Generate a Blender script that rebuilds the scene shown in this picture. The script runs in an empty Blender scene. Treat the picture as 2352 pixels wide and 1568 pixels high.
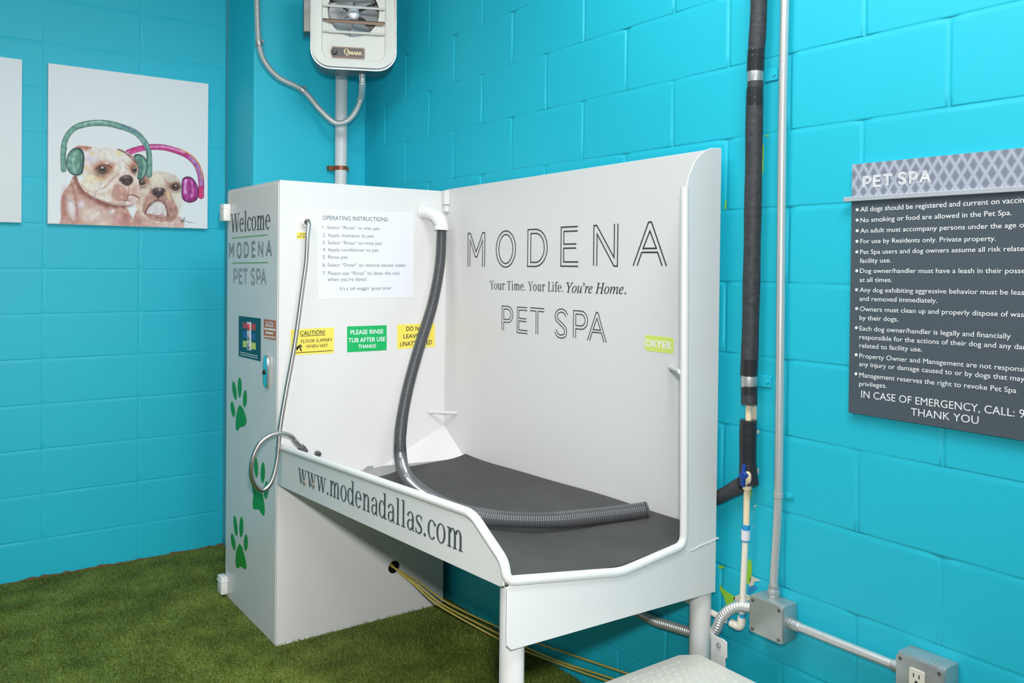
import bpy, bmesh, math, random
import numpy as np
from mathutils import Vector, Matrix
random.seed(7); rng = np.random.default_rng(7)
SC = bpy.context.scene
COL = SC.collection

# ---------------------------------------------------------------- camera
CAM_H = 1.427
FPX, CX, CYP = 1965.84, 1176.0, 631.78      # focal length and principal point of the 2352x1568 frame
YAW, PITCH, ROLL = math.radians(35.6955), math.radians(0.6947), math.radians(0.6248)
_f = np.array([math.sin(YAW)*math.cos(PITCH), math.cos(YAW)*math.cos(PITCH), -math.sin(PITCH)])
_r0 = np.array([math.cos(YAW), -math.sin(YAW), 0.0]); _u0 = np.cross(_r0, _f)
_r = _r0*math.cos(ROLL) + _u0*math.sin(ROLL); _u = -_r0*math.sin(ROLL) + _u0*math.cos(ROLL)
cam = bpy.data.cameras.new('camera'); cam.sensor_width = 36.0; cam.sensor_fit = 'HORIZONTAL'
cam.lens = 36.0*FPX/2352.0
cam.shift_y = -(784.0-CYP)/2352.0
cam.clip_start = 0.02
camo = bpy.data.objects.new('camera', cam); COL.objects.link(camo)
camo.matrix_world = Matrix(((_r[0], _u[0], -_f[0], 0), (_r[1], _u[1], -_f[1], 0), (_r[2], _u[2], -_f[2], CAM_H), (0, 0, 0, 1)))
SC.camera = camo

# ---------------------------------------------------------------- light and exposure
SC.view_settings.view_transform = 'Standard'
SC.view_settings.look = 'None'
SC.view_settings.gamma = 1.0
SC.view_settings.use_curve_mapping = False
SC.view_settings.exposure = 0.0
wd = bpy.data.worlds.new('world'); SC.world = wd; wd.use_nodes = True
wd.node_tree.nodes['Background'].inputs[0].default_value = (1.0, 0.99, 0.97, 1)
wd.node_tree.nodes['Background'].inputs[1].default_value = 0.27
def area_light(name, loc, target, size, power, color=(1, 1, 1)):
    l = bpy.data.lights.new(name, 'AREA'); l.shape = 'DISK'; l.size = size; l.energy = power; l.color = color
    o = bpy.data.objects.new(name, l); COL.objects.link(o); o.location = loc
    o.rotation_euler = (Vector(target)-Vector(loc)).to_track_quat('-Z', 'Y').to_euler()
    return o
def flash(power, cone):                                            # the photographer's flash: a bright core and a wide spill
    l = bpy.data.lights.new('flash_light', 'SPOT'); l.energy = power; l.spot_size = math.radians(cone); l.spot_blend = 1.0; l.shadow_soft_size = 0.06
    o = bpy.data.objects.new('flash_light', l); COL.objects.link(o); o.location = (0.04, -0.01, 1.66)
    o.rotation_euler = (Vector((1.02, 3.15, 0.72))-o.location).to_track_quat('-Z', 'Y').to_euler()
flash(188, 70); flash(86, 150)
area_light('overhead_soft_light', (0.95, 0.45, 3.15), (1.1, 1.0, 0.0), 0.9, 42)
area_light('overhead_soft_light', (1.2, 1.6, 3.15), (1.2, 1.7, 0.0), 0.9, 11)  # added fill over the right wall, no known fixture
area_light('overhead_soft_light', (-0.1, 1.8, 3.15), (0.3, 2.4, 0.0), 1.2, 29)  # added fill to lift the far left side, unseen source

# ---------------------------------------------------------------- helpers
def ray(px, py): return _f + _r*(px-CX)/FPX - _u*(py-CYP)/FPX
def on_x(px, py, X): d = ray(px, py); p = d*X/d[0]; return np.array([X, p[1], p[2]+CAM_H])
def on_y(px, py, Y): d = ray(px, py); p = d*Y/d[1]; return np.array([p[0], Y, p[2]+CAM_H])
def on_z(px, py, Z): d = ray(px, py); p = d*(Z-CAM_H)/d[2]; return np.array([p[0], p[1], Z])

def s2l(c):
    c = c/255.0
    return c/12.92 if c <= 0.04045 else ((c+0.055)/1.055)**2.4
def rgb(r, g, b): return (s2l(r), s2l(g), s2l(b), 1)
MATS = {}
def mat(name, col, rough=0.5, metal=0.0, spec=0.5, bump=None, var=None, coat=0.0):
    if name in MATS: return MATS[name]
    m = bpy.data.materials.new(name); m.use_nodes = True; MATS[name] = m
    nt = m.node_tree; b = nt.nodes['Principled BSDF']
    b.inputs['Base Color'].default_value = col; b.inputs['Roughness'].default_value = rough
    b.inputs['Metallic'].default_value = metal; b.inputs['Specular IOR Level'].default_value = spec
    b.inputs['Coat Weight'].default_value = coat
    tc = nt.nodes.new('ShaderNodeTexCoord')
    if var:                                                        # (scale, amount): mottled paint or wear
        n = nt.nodes.new('ShaderNodeTexNoise'); n.inputs['Scale'].default_value = var[0]; n.inputs['Detail'].default_value = 4
        nt.links.new(tc.outputs['Object'], n.inputs['Vector'])
        r = nt.nodes.new('ShaderNodeMapRange'); r.inputs[3].default_value = 1-var[1]; r.inputs[4].default_value = 1+var[1]
        r.inputs[1].default_value = 0.3; r.inputs[2].default_value = 0.7
        nt.links.new(n.outputs['Fac'], r.inputs[0])
        v = nt.nodes.new('ShaderNodeVectorMath'); v.operation = 'SCALE'; v.inputs[0].default_value = col[:3]
        nt.links.new(r.outputs[0], v.inputs['Scale']); nt.links.new(v.outputs[0], b.inputs['Base Color'])
    if bump:                                                       # (scale, strength, distance)
        n = nt.nodes.new('ShaderNodeTexNoise'); n.inputs['Scale'].default_value = bump[0]; n.inputs['Detail'].default_value = 3
        nt.links.new(tc.outputs['Object'], n.inputs['Vector'])
        bp = nt.nodes.new('ShaderNodeBump'); bp.inputs['Strength'].default_value = bump[1]; bp.inputs['Distance'].default_value = bump[2]
        nt.links.new(n.outputs['Fac'], bp.inputs['Height']); nt.links.new(bp.outputs[0], b.inputs['Normal'])
    return m

TEAL = mat('teal_wall_paint', (0.010, 0.50, 0.65, 1), 0.54, spec=0.5, bump=(60, 0.09, 0.004), var=(1.3, 0.03))
WHITE = mat('white_powder_coat', (0.71, 0.705, 0.695, 1), 0.34, bump=(220, 0.05, 0.002))
WHITE2 = mat('white_plastic', (0.82, 0.82, 0.80, 1), 0.3)
BLACK = mat('black_lettering', (0.022, 0.022, 0.024, 1), 0.5)
GREYINK = mat('grey_lettering', (0.06, 0.075, 0.08, 1), 0.5)
SOFTINK = mat('soft_grey_print', (0.16, 0.18, 0.19, 1), 0.6)
WHITEINK = mat('white_lettering', (0.85, 0.86, 0.87, 1), 0.5)
GREEN = mat('green_vinyl', rgb(30, 150, 40), 0.45)
LIME = mat('lime_line', rgb(105, 165, 75), 0.45)
YELLOW = mat('yellow_vinyl', rgb(238, 220, 95), 0.45)
EMERALD = mat('emerald_vinyl', rgb(8, 176, 96), 0.45)
PALELIME = mat('pale_lime_vinyl', rgb(214, 226, 110), 0.45)
ORANGE = mat('orange_vinyl', rgb(190, 105, 60), 0.45)
NAVY = mat('dark_teal_vinyl', rgb(8, 66, 78), 0.4)
RED = mat('red_print', rgb(190, 70, 80), 0.5)
BLUE = mat('blue_print', rgb(35, 100, 165), 0.5)
STEEL = mat('brushed_steel', (0.55, 0.54, 0.52, 1), 0.28, 1.0)
CHROME = mat('chrome', (0.75, 0.77, 0.78, 1), 0.12, 1.0)
GALV = mat('galvanised_steel', (0.50, 0.52, 0.52, 1), 0.42, 0.75, var=(14, 0.18))
EMT = mat('zinc_conduit', (0.68, 0.68, 0.67, 1), 0.36, 0.6)
DARKSTEEL = mat('dark_sheet_metal', (0.16, 0.16, 0.15, 1), 0.35, 0.7, var=(9, 0.25))
RUBBER = mat('grey_rubber', (0.15, 0.15, 0.15, 1), 0.62, bump=(9, 0.25, 0.02), var=(6, 0.10))
HOSE = mat('grey_hose_plastic', (0.17, 0.175, 0.185, 1), 0.24, 0.5)
FOAM = mat('black_pipe_foam', (0.035, 0.037, 0.042, 1), 0.6, bump=(160, 0.3, 0.003), var=(70, 0.30))
TAPE = mat('black_tape', (0.022, 0.023, 0.026, 1), 0.27, bump=(30, 0.12, 0.004))
CREAM = mat('cream_pipe_plastic', rgb(240, 220, 185), 0.4)
PVC = mat('white_pipe_plastic', rgb(236, 228, 212), 0.38)
PRIMER = mat('blue_primer', rgb(40, 150, 205), 0.4)
BLUEP = mat('blue_handle', rgb(22, 62, 150), 0.4)
DARK = mat('dark_hole', (0.01, 0.01, 0.01, 1), 0.7)
COPPER = mat('copper_clamp', rgb(150, 92, 62), 0.4, 0.5)
BEIGE = mat('cream_enamel', (0.74, 0.72, 0.66, 1), 0.34)
BRONZE = mat('bronze_plate_shaded_louver', rgb(130, 108, 92), 0.35, 0.6)
GOLD = mat('gold_print', rgb(235, 205, 160), 0.4)
ALU = mat('fan_aluminium', (0.78, 0.80, 0.82, 1), 0.34, 0.3)
SIGN = mat('charcoal_sign', rgb(78, 88, 96), 0.3)
SIGNSTRIP = mat('silver_strip', rgb(196, 200, 208), 0.3, 0.3)
PAPER = mat('white_paper', (0.75, 0.765, 0.81, 1), 0.5)
CANVAS = mat('white_canvas', (0.86, 0.86, 0.87, 1), 0.75)
CONC = mat('concrete', (0.18, 0.17, 0.15, 1), 0.9)
WIRE = mat('yellow_wire', rgb(205, 185, 95), 0.45)
STEP = mat('off_white_paint', rgb(214, 212, 202), 0.42)
CEIL = mat('white_ceiling_paint', (0.8, 0.8, 0.8, 1), 0.8)
LIMEPAINT = mat('lime_old_paint', rgb(150, 205, 55), 0.6)
RAWPATCH = mat('raw_plaster', rgb(222, 212, 190), 0.8)
BLUEPATCH = mat('blue_primer_stain', rgb(45, 145, 200), 0.6)
OUTLET = mat('ivory_plastic', rgb(226, 222, 206), 0.35)

def finish(name, bm, m, parent=None, root=None, local=False, smooth=None):
    """Link a bmesh as one mesh object. Vertices are in world space unless local; the parent's root gives the origin."""
    me = bpy.data.meshes.new(name)
    base = np.zeros(3)
    if root is not None: base = np.array(root, float)
    elif parent is not None and not local:
        p = parent
        while p.parent is not None: p = p.parent
        base = np.array(p.location)
    if not local:
        for v in bm.verts: v.co -= Vector(base)
    bmesh.ops.recalc_face_normals(bm, faces=bm.faces[:]) if smooth != 'keep' else None
    bm.to_mesh(me); bm.free()
    me.materials.append(m)
    if smooth and smooth != 'keep':
        for p in me.polygons: p.use_smooth = True
        if smooth is True or isinstance(smooth, float):
            ang = 0.7 if smooth is True else smooth
            me.set_sharp_from_angle(angle=ang)
    o = bpy.data.objects.new(name, me); COL.objects.link(o)
    if parent is not None: o.parent = parent
    elif root is not None: o.location = root
    return o
def tag(o, label=None, cat=None, group=None, kind=None):
    if label: o['label'] = label
    if cat: o['category'] = cat
    if group: o['group'] = group
    if kind: o['kind'] = kind
    return o
def thing(name, label, cat, loc, rotz=0.0, group=None):
    o = bpy.data.objects.new(name, None); COL.objects.link(o); o.empty_display_size = 0.05
    o.location = loc; o.rotation_euler = (0, 0, rotz)
    return tag(o, label, cat, group)

def box(bm, x0, x1, y0, y1, z0, z1, bev=0.0, seg=2):
    r = bmesh.ops.create_cube(bm, size=1.0)
    vs = r['verts']
    for v in vs:
        v.co = Vector(((x0+x1)/2+v.co.x*(x1-x0), (y0+y1)/2+v.co.y*(y1-y0), (z0+z1)/2+v.co.z*(z1-z0)))
    if bev > 0:
        es = set()
        for v in vs:
            for e in v.link_edges: es.add(e)
        bmesh.ops.bevel(bm, geom=list(es), offset=bev, segments=seg, affect='EDGES', profile=0.5)
    return bm
def prism(bm, pts, off):
    """Extrude the polygon pts (3D, planar) by the vector off."""
    a = [bm.verts.new(Vector(p)) for p in pts]; b = [bm.verts.new(Vector(p)+Vector(off)) for p in pts]
    bm.faces.new(a); bm.faces.new(b[::-1])
    n = len(a)
    for i in range(n): bm.faces.new((a[i], b[i], b[(i+1) % n], a[(i+1) % n]))
    return bm
def bevel_sharp(bm, off, ang=0.6, seg=2):
    bm.normal_update()
    es = [e for e in bm.edges if len(e.link_faces) == 2 and e.calc_face_angle(0) > ang]
    bmesh.ops.bevel(bm, geom=es, offset=off, segments=seg, affect='EDGES', profile=0.5)
def catmull(P, n):
    P = np.array(P, float)
    if len(P) == 2: return np.array([P[0]+(P[1]-P[0])*t for t in np.linspace(0, 1, n)])
    Q = np.vstack([2*P[0]-P[1], P, 2*P[-1]-P[-2]])
    out = []
    for i in range(1, len(Q)-2):
        for t in np.linspace(0, 1, 24, endpoint=False):
            a, b, c, d = Q[i-1], Q[i], Q[i+1], Q[i+2]
            out.append(0.5*((2*b)+(c-a)*t+(2*a-5*b+4*c-d)*t*t+(3*b-a-3*c+d)*t**3))
    out.append(Q[-2]); out = np.array(out)
    return resample(out, n)
def resample(pts, n):
    s = np.concatenate([[0], np.cumsum(np.linalg.norm(np.diff(pts, axis=0), axis=1))])
    t = np.linspace(0, s[-1], n)
    return np.stack([np.interp(t, s, pts[:, k]) for k in range(3)], 1)
def length(pts): return float(np.sum(np.linalg.norm(np.diff(np.array(pts), axis=0), axis=1)))
def sweep(bm, pts, radii, seg=16, caps=True):
    pts = np.array(pts, float); n = len(pts)
    radii = np.full(n, radii) if np.isscalar(radii) else np.array(radii)
    T = np.gradient(pts, axis=0); T /= np.linalg.norm(T, axis=1)[:, None]
    up = np.array([0, 0, 1.0]) if abs(T[0][2]) < 0.9 else np.array([1.0, 0, 0])
    N = np.cross(T[0], up); N /= np.linalg.norm(N)
    ang = np.linspace(0, 2*math.pi, seg, endpoint=False); prev = None; first = None
    for i in range(n):
        N = N - T[i]*np.dot(N, T[i]); N /= np.linalg.norm(N); B = np.cross(T[i], N)
        ring = [bm.verts.new(pts[i]+radii[i]*(math.cos(a)*N+math.sin(a)*B)) for a in ang]
        if prev:
            for k in range(seg): bm.faces.new((prev[k], prev[(k+1) % seg], ring[(k+1) % seg], ring[k]))
        else: first = ring
        prev = ring
    if caps: bm.faces.new(first[::-1]); bm.faces.new(prev)
    return bm
def miter_tube(bm, P, r, seg=16, rad=None):
    """A tube along a polyline with short rounded bends."""
    P = [np.array(p, float) for p in P]; rad = rad or r*1.3; out = [P[0]]
    for i in range(1, len(P)-1):
        a = P[i-1]-P[i]; b = P[i+1]-P[i]; la, lb = np.linalg.norm(a), np.linalg.norm(b)
        d = min(rad, la*0.45, lb*0.45); s = P[i]+a/la*d; e = P[i]+b/lb*d
        for t in np.linspace(0, 1, 6): out.append((1-t)**2*s+2*t*(1-t)*P[i]+t*t*e)
    out.append(P[-1])
    return sweep(bm, out, r, seg)
def corrugated(bm, P, r, pitch, depth, seg=20, sharp=1.0, per=4, grow=0.0):
    L = length(catmull(P, 400)); n = int(L/pitch)*per+1
    pts = catmull(P, n)
    ph = np.arange(n) % per/per*2*math.pi
    w = 0.5+0.5*np.cos(ph)
    return sweep(bm, pts, r-depth*(1-w**sharp)+grow*np.linspace(0, 1, n), seg)
def lathe(bm, prof, center, axis, seg=24):
    """Revolve the profile (radius, distance along axis) about axis through center."""
    c = np.array(center, float); ax = np.array(axis, float); ax /= np.linalg.norm(ax)
    up = np.array([0, 0, 1.0]) if abs(ax[2]) < 0.9 else np.array([1.0, 0, 0])
    N = np.cross(ax, up); N /= np.linalg.norm(N); B = np.cross(ax, N); prev = None
    for r, d in prof:
        r = max(r, 1e-5)
        ring = [bm.verts.new(c+ax*d+r*(math.cos(a)*N+math.sin(a)*B)) for a in np.linspace(0, 2*math.pi, seg, endpoint=False)]
        if prev:
            for k in range(seg): bm.faces.new((prev[k], prev[(k+1) % seg], ring[(k+1) % seg], ring[k]))
        else: bm.faces.new(ring[::-1])
        prev = ring
    bm.faces.new(prev)
    return bm
def rrect(a0, a1, b0, b1, r, n=6):
    out = []
    for cx, cy, s in ((a1-r, b1-r, 0), (a0+r, b1-r, 1), (a0+r, b0+r, 2), (a1-r, b0+r, 3)):
        for t in np.linspace(s*math.pi/2, (s+1)*math.pi/2, n): out.append((cx+r*math.cos(t), cy+r*math.sin(t)))
    return out

# A flat face of the place: px() takes a point of the photograph to (a, b) on the face; w() gives the 3D point, d out of the face.
class Face:
    def __init__(s, axis, value): s.axis, s.v = axis, value        # 'x': faces -X, reads along -Y; 'y': faces -Y, reads along +X
    def px(s, x, y):
        if s.axis == 'x': p = on_x(x, y, s.v); return np.array([-p[1], p[2]])
        p = on_y(x, y, s.v); return np.array([p[0], p[2]])
    def w(s, a, b, d=0.0): return Vector((s.v-d, -a, b)) if s.axis == 'x' else Vector((a, s.v-d, b))
class Crop:
    """Coordinates read off an enlarged crop of the photograph."""
    def __init__(s, x0, y0, k): s.x0, s.y0, s.k = x0, y0, k
    def __call__(s, x, y): return (s.x0+x/s.k, s.y0+y/s.k)

def face_poly(bm, F, ab, d, th=0.0006):
    pts = [F.w(a, b, d) for a, b in ab]; off = F.w(0, 0, d-th)-F.w(0, 0, d)
    prism(bm, pts, off)
def px_poly(bm, F, crop, pts, d, th=0.0006): face_poly(bm, F, [F.px(*crop(*p)) for p in pts], d, th)
def px_ellipse(bm, F, crop, c, rx, ry, tilt, d):
    pts = []
    for t in np.linspace(0, 2*math.pi, 20, endpoint=False):
        x, y = rx*math.cos(t), ry*math.sin(t)
        pts.append((c[0]+x*math.cos(tilt)-y*math.sin(tilt), c[1]+x*math.sin(tilt)+y*math.cos(tilt)))
    px_poly(bm, F, crop, pts, d)
def ribbon(bm, F, path, w, d, closed=False):
    P = [np.array(p, float) for p in path]; n = len(P); L, R = [], []
    for i in range(n):
        a = P[i-1] if (i > 0 or closed) else None; c = P[(i+1) % n] if (i < n-1 or closed) else None
        t1 = (P[i]-a)/np.linalg.norm(P[i]-a) if a is not None else None
        t2 = (c-P[i])/np.linalg.norm(c-P[i]) if c is not None else None
        if t1 is None: t1 = t2
        if t2 is None: t2 = t1
        t = t1+t2; nt = np.linalg.norm(t)
        t = t/nt if nt > 1e-6 else t1
        nrm = np.array([-t[1], t[0]]); k = max(0.35, abs(np.dot(nrm, np.array([-t1[1], t1[0]]))))
        L.append(P[i]+nrm*w/2/k); R.append(P[i]-nrm*w/2/k)
    vl = [bm.verts.new(F.w(p[0], p[1], d)) for p in L]; vr = [bm.verts.new(F.w(p[0], p[1], d)) for p in R]
    for i in range(n if closed else n-1):
        j = (i+1) % n; bm.faces.new((vr[i], vr[j], vl[j], vl[i]))

# ---- sans and serif text from Blender's built-in font
_DG = None
def text_mesh(s, offset=0.0):
    c = bpy.data.curves.new('text', 'FONT'); c.body = s; c.offset = offset; c.resolution_u = 3
    o = bpy.data.objects.new('text', c); COL.objects.link(o)
    dg = bpy.context.evaluated_depsgraph_get(); dg.update()
    me = bpy.data.meshes.new_from_object(o.evaluated_get(dg))
    V = np.array([v.co[:2] for v in me.vertices]); T = [list(p.vertices) for p in me.polygons]
    bpy.data.objects.remove(o); bpy.data.curves.remove(c); bpy.data.meshes.remove(me)
    return V, T
_REF = {}
def ref_h(ch):
    if ch not in _REF:
        V, _ = text_mesh(ch); _REF[ch] = V[:, 1].max()
    return _REF[ch]
def serif(s):
    o = ''
    for c in s:
        if 'a' <= c <= 'z': o += chr(0x1D41A+ord(c)-97)
        elif 'A' <= c <= 'Z': o += chr(0x1D400+ord(c)-65)
        else: o += c
    return o
def italic(s):
    o = ''
    for c in s:
        if c == 'h': o += '\u210e'
        elif 'a' <= c <= 'z': o += chr(0x1D44E+ord(c)-97)
        elif 'A' <= c <= 'Z': o += chr(0x1D434+ord(c)-65)
        else: o += c
    return o

# ---- a light condensed serif drawn from stems, bowls and hairlines (cap height 1, x-height .72)
def serif_glyph(ch):
    w, t, xh = .105, .046, .72
    S = []                                              # strips: (left points, right points)
    def quad(a, b, c, d): S.append(([a, d], [b, c]))
    def stem(x, y0, y1, ww=w): quad((x-ww/2, y0), (x+ww/2, y0), (x+ww/2, y1), (x-ww/2, y1))
    def bar(x0, x1, y, h=t): quad((x0, y), (x1, y), (x1, y+h), (x0, y+h))
    def foot(x, l=.12, r=.12): bar(x-l, x+r, 0)
    def flag(x, y): quad((x-.14, y-t*.6), (x, y-t*1.6), (x+w/2, y), (x-.13, y-t*.1))
    def ring(cx, cy, rx, ry, a0=0, a1=360, wx=w, wy=t):
        L, R = [], []
        for a in np.linspace(math.radians(a0), math.radians(a1), max(8, int(abs(a1-a0)/12))):
            L.append((cx+rx*math.cos(a), cy+ry*math.sin(a))); R.append((cx+(rx-wx)*math.cos(a), cy+(ry-wy)*math.sin(a)))
        S.append((L, R))
    def diag(x0, y0, x1, y1, ww): quad((x0-ww/2, y0), (x0+ww/2, y0), (x1+ww/2, y1), (x1-ww/2, y1))
    def blob(x, y, r): ring(x, y, r, r*1.05, 0, 360, r*.999, r*1.049)
    if ch == 'o': ring(.27, xh/2, .25, xh/2+.012); return S, .55
    if ch == 'e': ring(.27, xh/2, .24, xh/2+.012, 0, 318); ring(.27, xh/2, .24, xh/2+.012, 0, 10, .09); bar(.09, .505, .385, t); return S, .54
    if ch == 'c': ring(.27, xh/2, .24, xh/2+.012, 42, 318); blob(.44, .58, .058); return S, .50
    if ch == 'l': stem(.17, 0, 1.06); foot(.17); flag(.17, 1.06); return S, .35
    if ch == 'i': stem(.17, 0, xh); foot(.17); flag(.17, xh); blob(.165, .95, .068); return S, .35
    if ch in 'nm':
        xs = (.17, .47) if ch == 'n' else (.17, .46, .75)
        for x in xs: stem(x, 0, xh if x == .17 else .5); foot(x, .105, .105)
        flag(.17, xh)
        for a, b in zip(xs, xs[1:]): ring((a+b)/2+w*.25, .49, (b-a)/2+w*.25, .245, 0, 165, w, t*1.1)
        return S, xs[-1]+.17
    if ch == 'u':
        stem(.17, .2, xh); flag(.17, xh); stem(.47, 0, xh); flag(.47, xh); bar(.47, .60, 0); ring(.31, .22, .19, .235, 180, 345, w, t*1.1); return S, .64
    if ch == 'r': stem(.17, 0, xh); foot(.17, .11, .14); flag(.17, xh); ring(.33, .47, .16, .25, 60, 170, .07, .07); blob(.42, .63, .06); return S, .47
    if ch == 'd': ring(.25, xh/2, .225, xh/2+.012, 35, 325, w, t); stem(.44, 0, 1.06); flag(.44, 1.06); bar(.44, .57, 0); return S, .60
    if ch == 'a':
        stem(.40, .08, .55); ring(.25, .50, .20, .232, 0, 150, .095, t); blob(.105, .575, .056); ring(.225, .205, .175, .215, 70, 340, .09, t); quad((.22, .40), (.23, .36), (.40, .42), (.40, .46)); ring(.455, .10, .107, .10, 180, 300, .06, t); return S, .53
    if ch == 's':
        c = np.array([(.385, .57, 0), (.33, .665, 0), (.22, .70, 0), (.11, .64, 0), (.085, .53, 0), (.15, .43, 0), (.26, .345, 0), (.36, .25, 0), (.36, .12, 0), (.26, .03, 0), (.15, .025, 0), (.07, .10, 0), (.045, .19, 0)])
        p = catmull(c, 36)[:, :2]; T = np.gradient(p, axis=0); T /= np.linalg.norm(T, axis=1)[:, None]; N = np.stack([-T[:, 1], T[:, 0]], 1)
        ww = .026+.034*np.exp(-((np.linspace(-1, 1, 36))/.42)**2); S.append(([tuple(q) for q in p+N*ww[:, None]], [tuple(q) for q in p-N*ww[:, None]]))
        stem(.385, .52, .72, .035); stem(.05, 0, .2, .035); return S, .45
    if ch == 'f': stem(.17, 0, .86); foot(.17); bar(.03, .34, xh-t); ring(.315, .84, .1975, .23, 80, 180, w, .06); blob(.37, .99, .055); return S, .36
    if ch == 'w':
        for x in (.12, .44): diag(x+.16, 0, x, xh, w)
        for x, y in ((.28, 0), (.60, 0)): diag(x, 0, x+.15, xh, t)
        for x in (.12, .43): bar(x-.10, x+.12, xh-t)
        bar(.67, .84, xh-t); return S, .88
    if ch == 'W':
        for x in (.13, .56): diag(x+.20, 0, x, 1, w*1.08)
        for x in (.33, .76): diag(x, 0, x+.20, 1, t)
        for x in (.13, .55): bar(x-.12, x+.14, 1-t)
        bar(.86, 1.07, 1-t); return S, 1.06
    if ch == 'Y':
        diag(.39, .45, .14, 1, w); diag(.39, .45, .62, 1, t); stem(.39, 0, .48); foot(.39, .14, .14); bar(.02, .29, 1-t); bar(.51, .74, 1-t); return S, .70
    if ch == 'T': stem(.33, 0, 1); foot(.33, .14, .14); bar(.03, .63, 1-t); quad((.03, .80), (.065, .80), (.09, 1), (.03, 1)); quad((.595, .80), (.63, .80), (.63, 1), (.57, 1)); return S, .66
    if ch == 'L': stem(.20, 0, 1); bar(.06, .36, 1-t); bar(.06, .56, 0); quad((.56, 0), (.57, .24), (.535, .24), (.48, 0)); return S, .58
    if ch == '.': blob(.12, .058, .066); return S, .25
    return S, .28
def serif_mesh(s):
    V, T, D, x = [], [], [], 0.0
    for ch in s:
        S, adv = serif_glyph(ch)
        for k_, (L, R) in enumerate(S):
            o = len(V); n = len(L); D += [k_*4e-5]*(2*n)
            V += [(x+a, b) for a, b in L]+[(x+a, b) for a, b in R]
            T += [[o+i, o+i+1, o+n+i+1, o+n+i] for i in range(n-1)]
        x += adv
    return np.array(V, float), T, D
def text(bm, F, crop, s, p0, p1, ytop, d=0.0009, offset=0.0, ref='H', extra='', shear=0.0, light=False):
    """Lettering whose baseline runs from p0 to p1 (photo points); ytop is the photo height of the letter tops above p0."""
    if light: V, T, D = serif_mesh(s)
    else: V, T = text_mesh(s+extra)
    if extra: W = text_mesh(s)[0][:, 0].max()
    else: W = V[:, 0].max()
    x0 = V[:, 0].min()
    if not light:
        if offset:                                     # bolder: the letters struck four times, a hair apart
            n0 = len(V); V0, T0 = V, T
            V = np.concatenate([V0+np.array([i*offset*.75, j*offset*.6]) for i in (-1, 1) for j in (-1, 1)]); T = [[v+q*n0 for v in t] for q in range(4) for t in T0]
        D = [0.0]*len(V)
    A = F.px(*crop(*p0)); B = F.px(*crop(*p1)); H = F.px(*crop(p0[0], ytop))[1]-A[1]
    k = H/((.72 if ref == 'x' else 1.0) if light else ref_h(ref)); vs = []
    for (x, y), e in zip(V, D):
        t = (x-x0)/(W-x0)
        vs.append(bm.verts.new(F.w(A[0]+(B[0]-A[0])*t+shear*y*k, A[1]+(B[1]-A[1])*t+y*k, d+e)))
    nrm = F.w(0, 0, 1)-F.w(0, 0, 0)
    for q, t in enumerate(T):                          # strokes of a letter may overlap: no two faces share one plane
        bm.faces.new([bm.verts.new(vs[i].co+nrm*(q % 61)*3e-6) for i in t])
    for v in vs: bm.verts.remove(v)

# ---- inline display capitals drawn as pairs of thin lines
def arc(cx, cy, rx, ry, a0, a1, n=14): return [(cx+rx*math.cos(t), cy+ry*math.sin(t)) for t in np.linspace(math.radians(a0), math.radians(a1), n)]
def _s_curve():
    c = np.array([(.95, .77, 0), (.82, .89, 0), (.55, .945, 0), (.28, .9, 0), (.13, .77, 0), (.18, .63, 0), (.42, .52, 0), (.68, .42, 0), (.87, .28, 0), (.82, .12, 0), (.55, .05, 0), (.27, .09, 0), (.07, .24, 0)])
    p = catmull(c, 40)[:, :2]; t = np.gradient(p, axis=0); t /= np.linalg.norm(t, axis=1)[:, None]
    n = np.stack([-t[:, 1], t[:, 0]], 1)*np.array([0.085, 0.055])
    return [([tuple(q) for q in p+n], False), ([tuple(q) for q in p-n], False)]
GLYPH = {
 'M': [([(0, 0), (0, 1), (.13, 1), (.5, .44), (.87, 1), (1, 1), (1, 0)], False), ([(.13, 0), (.13, .79), (.45, .29), (.55, .29), (.87, .79), (.87, 0)], False)],
 'O': [(arc(.5, .5, .5, .5, 0, 360, 37)[:-1], True), (arc(.5, .5, .36, .40, 0, 360, 37)[:-1], True)],
 'D': [([(0, 0), (0, 1)]+arc(.4, .5, .6, .5, 90, -90), True), ([(.16, .11), (.16, .89)]+arc(.42, .5, .43, .39, 90, -90), True)],
 'E': [([(.95, 1), (0, 1), (0, 0), (1, 0)], False), ([(.95, .89), (.16, .89), (.16, .565), (.88, .565)], False), ([(.88, .46), (.16, .46), (.16, .11), (1, .11)], False)],
 'N': [([(0, 0), (0, .98), (.12, .98), (.86, .2), (.86, 1)], False), ([(.14, 0), (.14, .77), (.86, 0), (1, 0), (1, 1)], False)],
 'A': [([(0, 0), (.455, 1), (.545, 1), (1, 0)], False), ([(.5, .80), (.3, .4), (.7, .4)], True), ([(.125, 0), (.26, .31), (.74, .31), (.875, 0)], False)],
 'P': [([(0, 0), (0, 1), (.5, 1)]+arc(.55, .67, .45, .33, 80, -80)+[(.5, .34), (.17, .34), (.17, 0)], False), ([(.17, .46), (.17, .88), (.5, .88)]+arc(.52, .67, .30, .21, 80, -80)+[(.5, .46)], True)],
 'T': [([(0, 1), (1, 1)], False), ([(0, .885), (.43, .885), (.43, 0)], False), ([(.57, 0), (.57, .885), (1, .885)], False)],
 'S': _s_curve(),
}
def inline(bm, F, crop, ch, x0, x1, top, bot, w, d=0.0009):
    xm = (x0+x1)/2
    A = F.px(*crop(x0, bot)); B = F.px(*crop(x1, bot)); b0 = F.px(*crop(xm, bot))[1]; b1 = F.px(*crop(xm, top))[1]
    for k_, (path, closed) in enumerate(GLYPH[ch]):
        ribbon(bm, F, [(A[0]+(B[0]-A[0])*u, b0+(b1-b0)*v) for u, v in path], w, d+k_*4e-5, closed)

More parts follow.
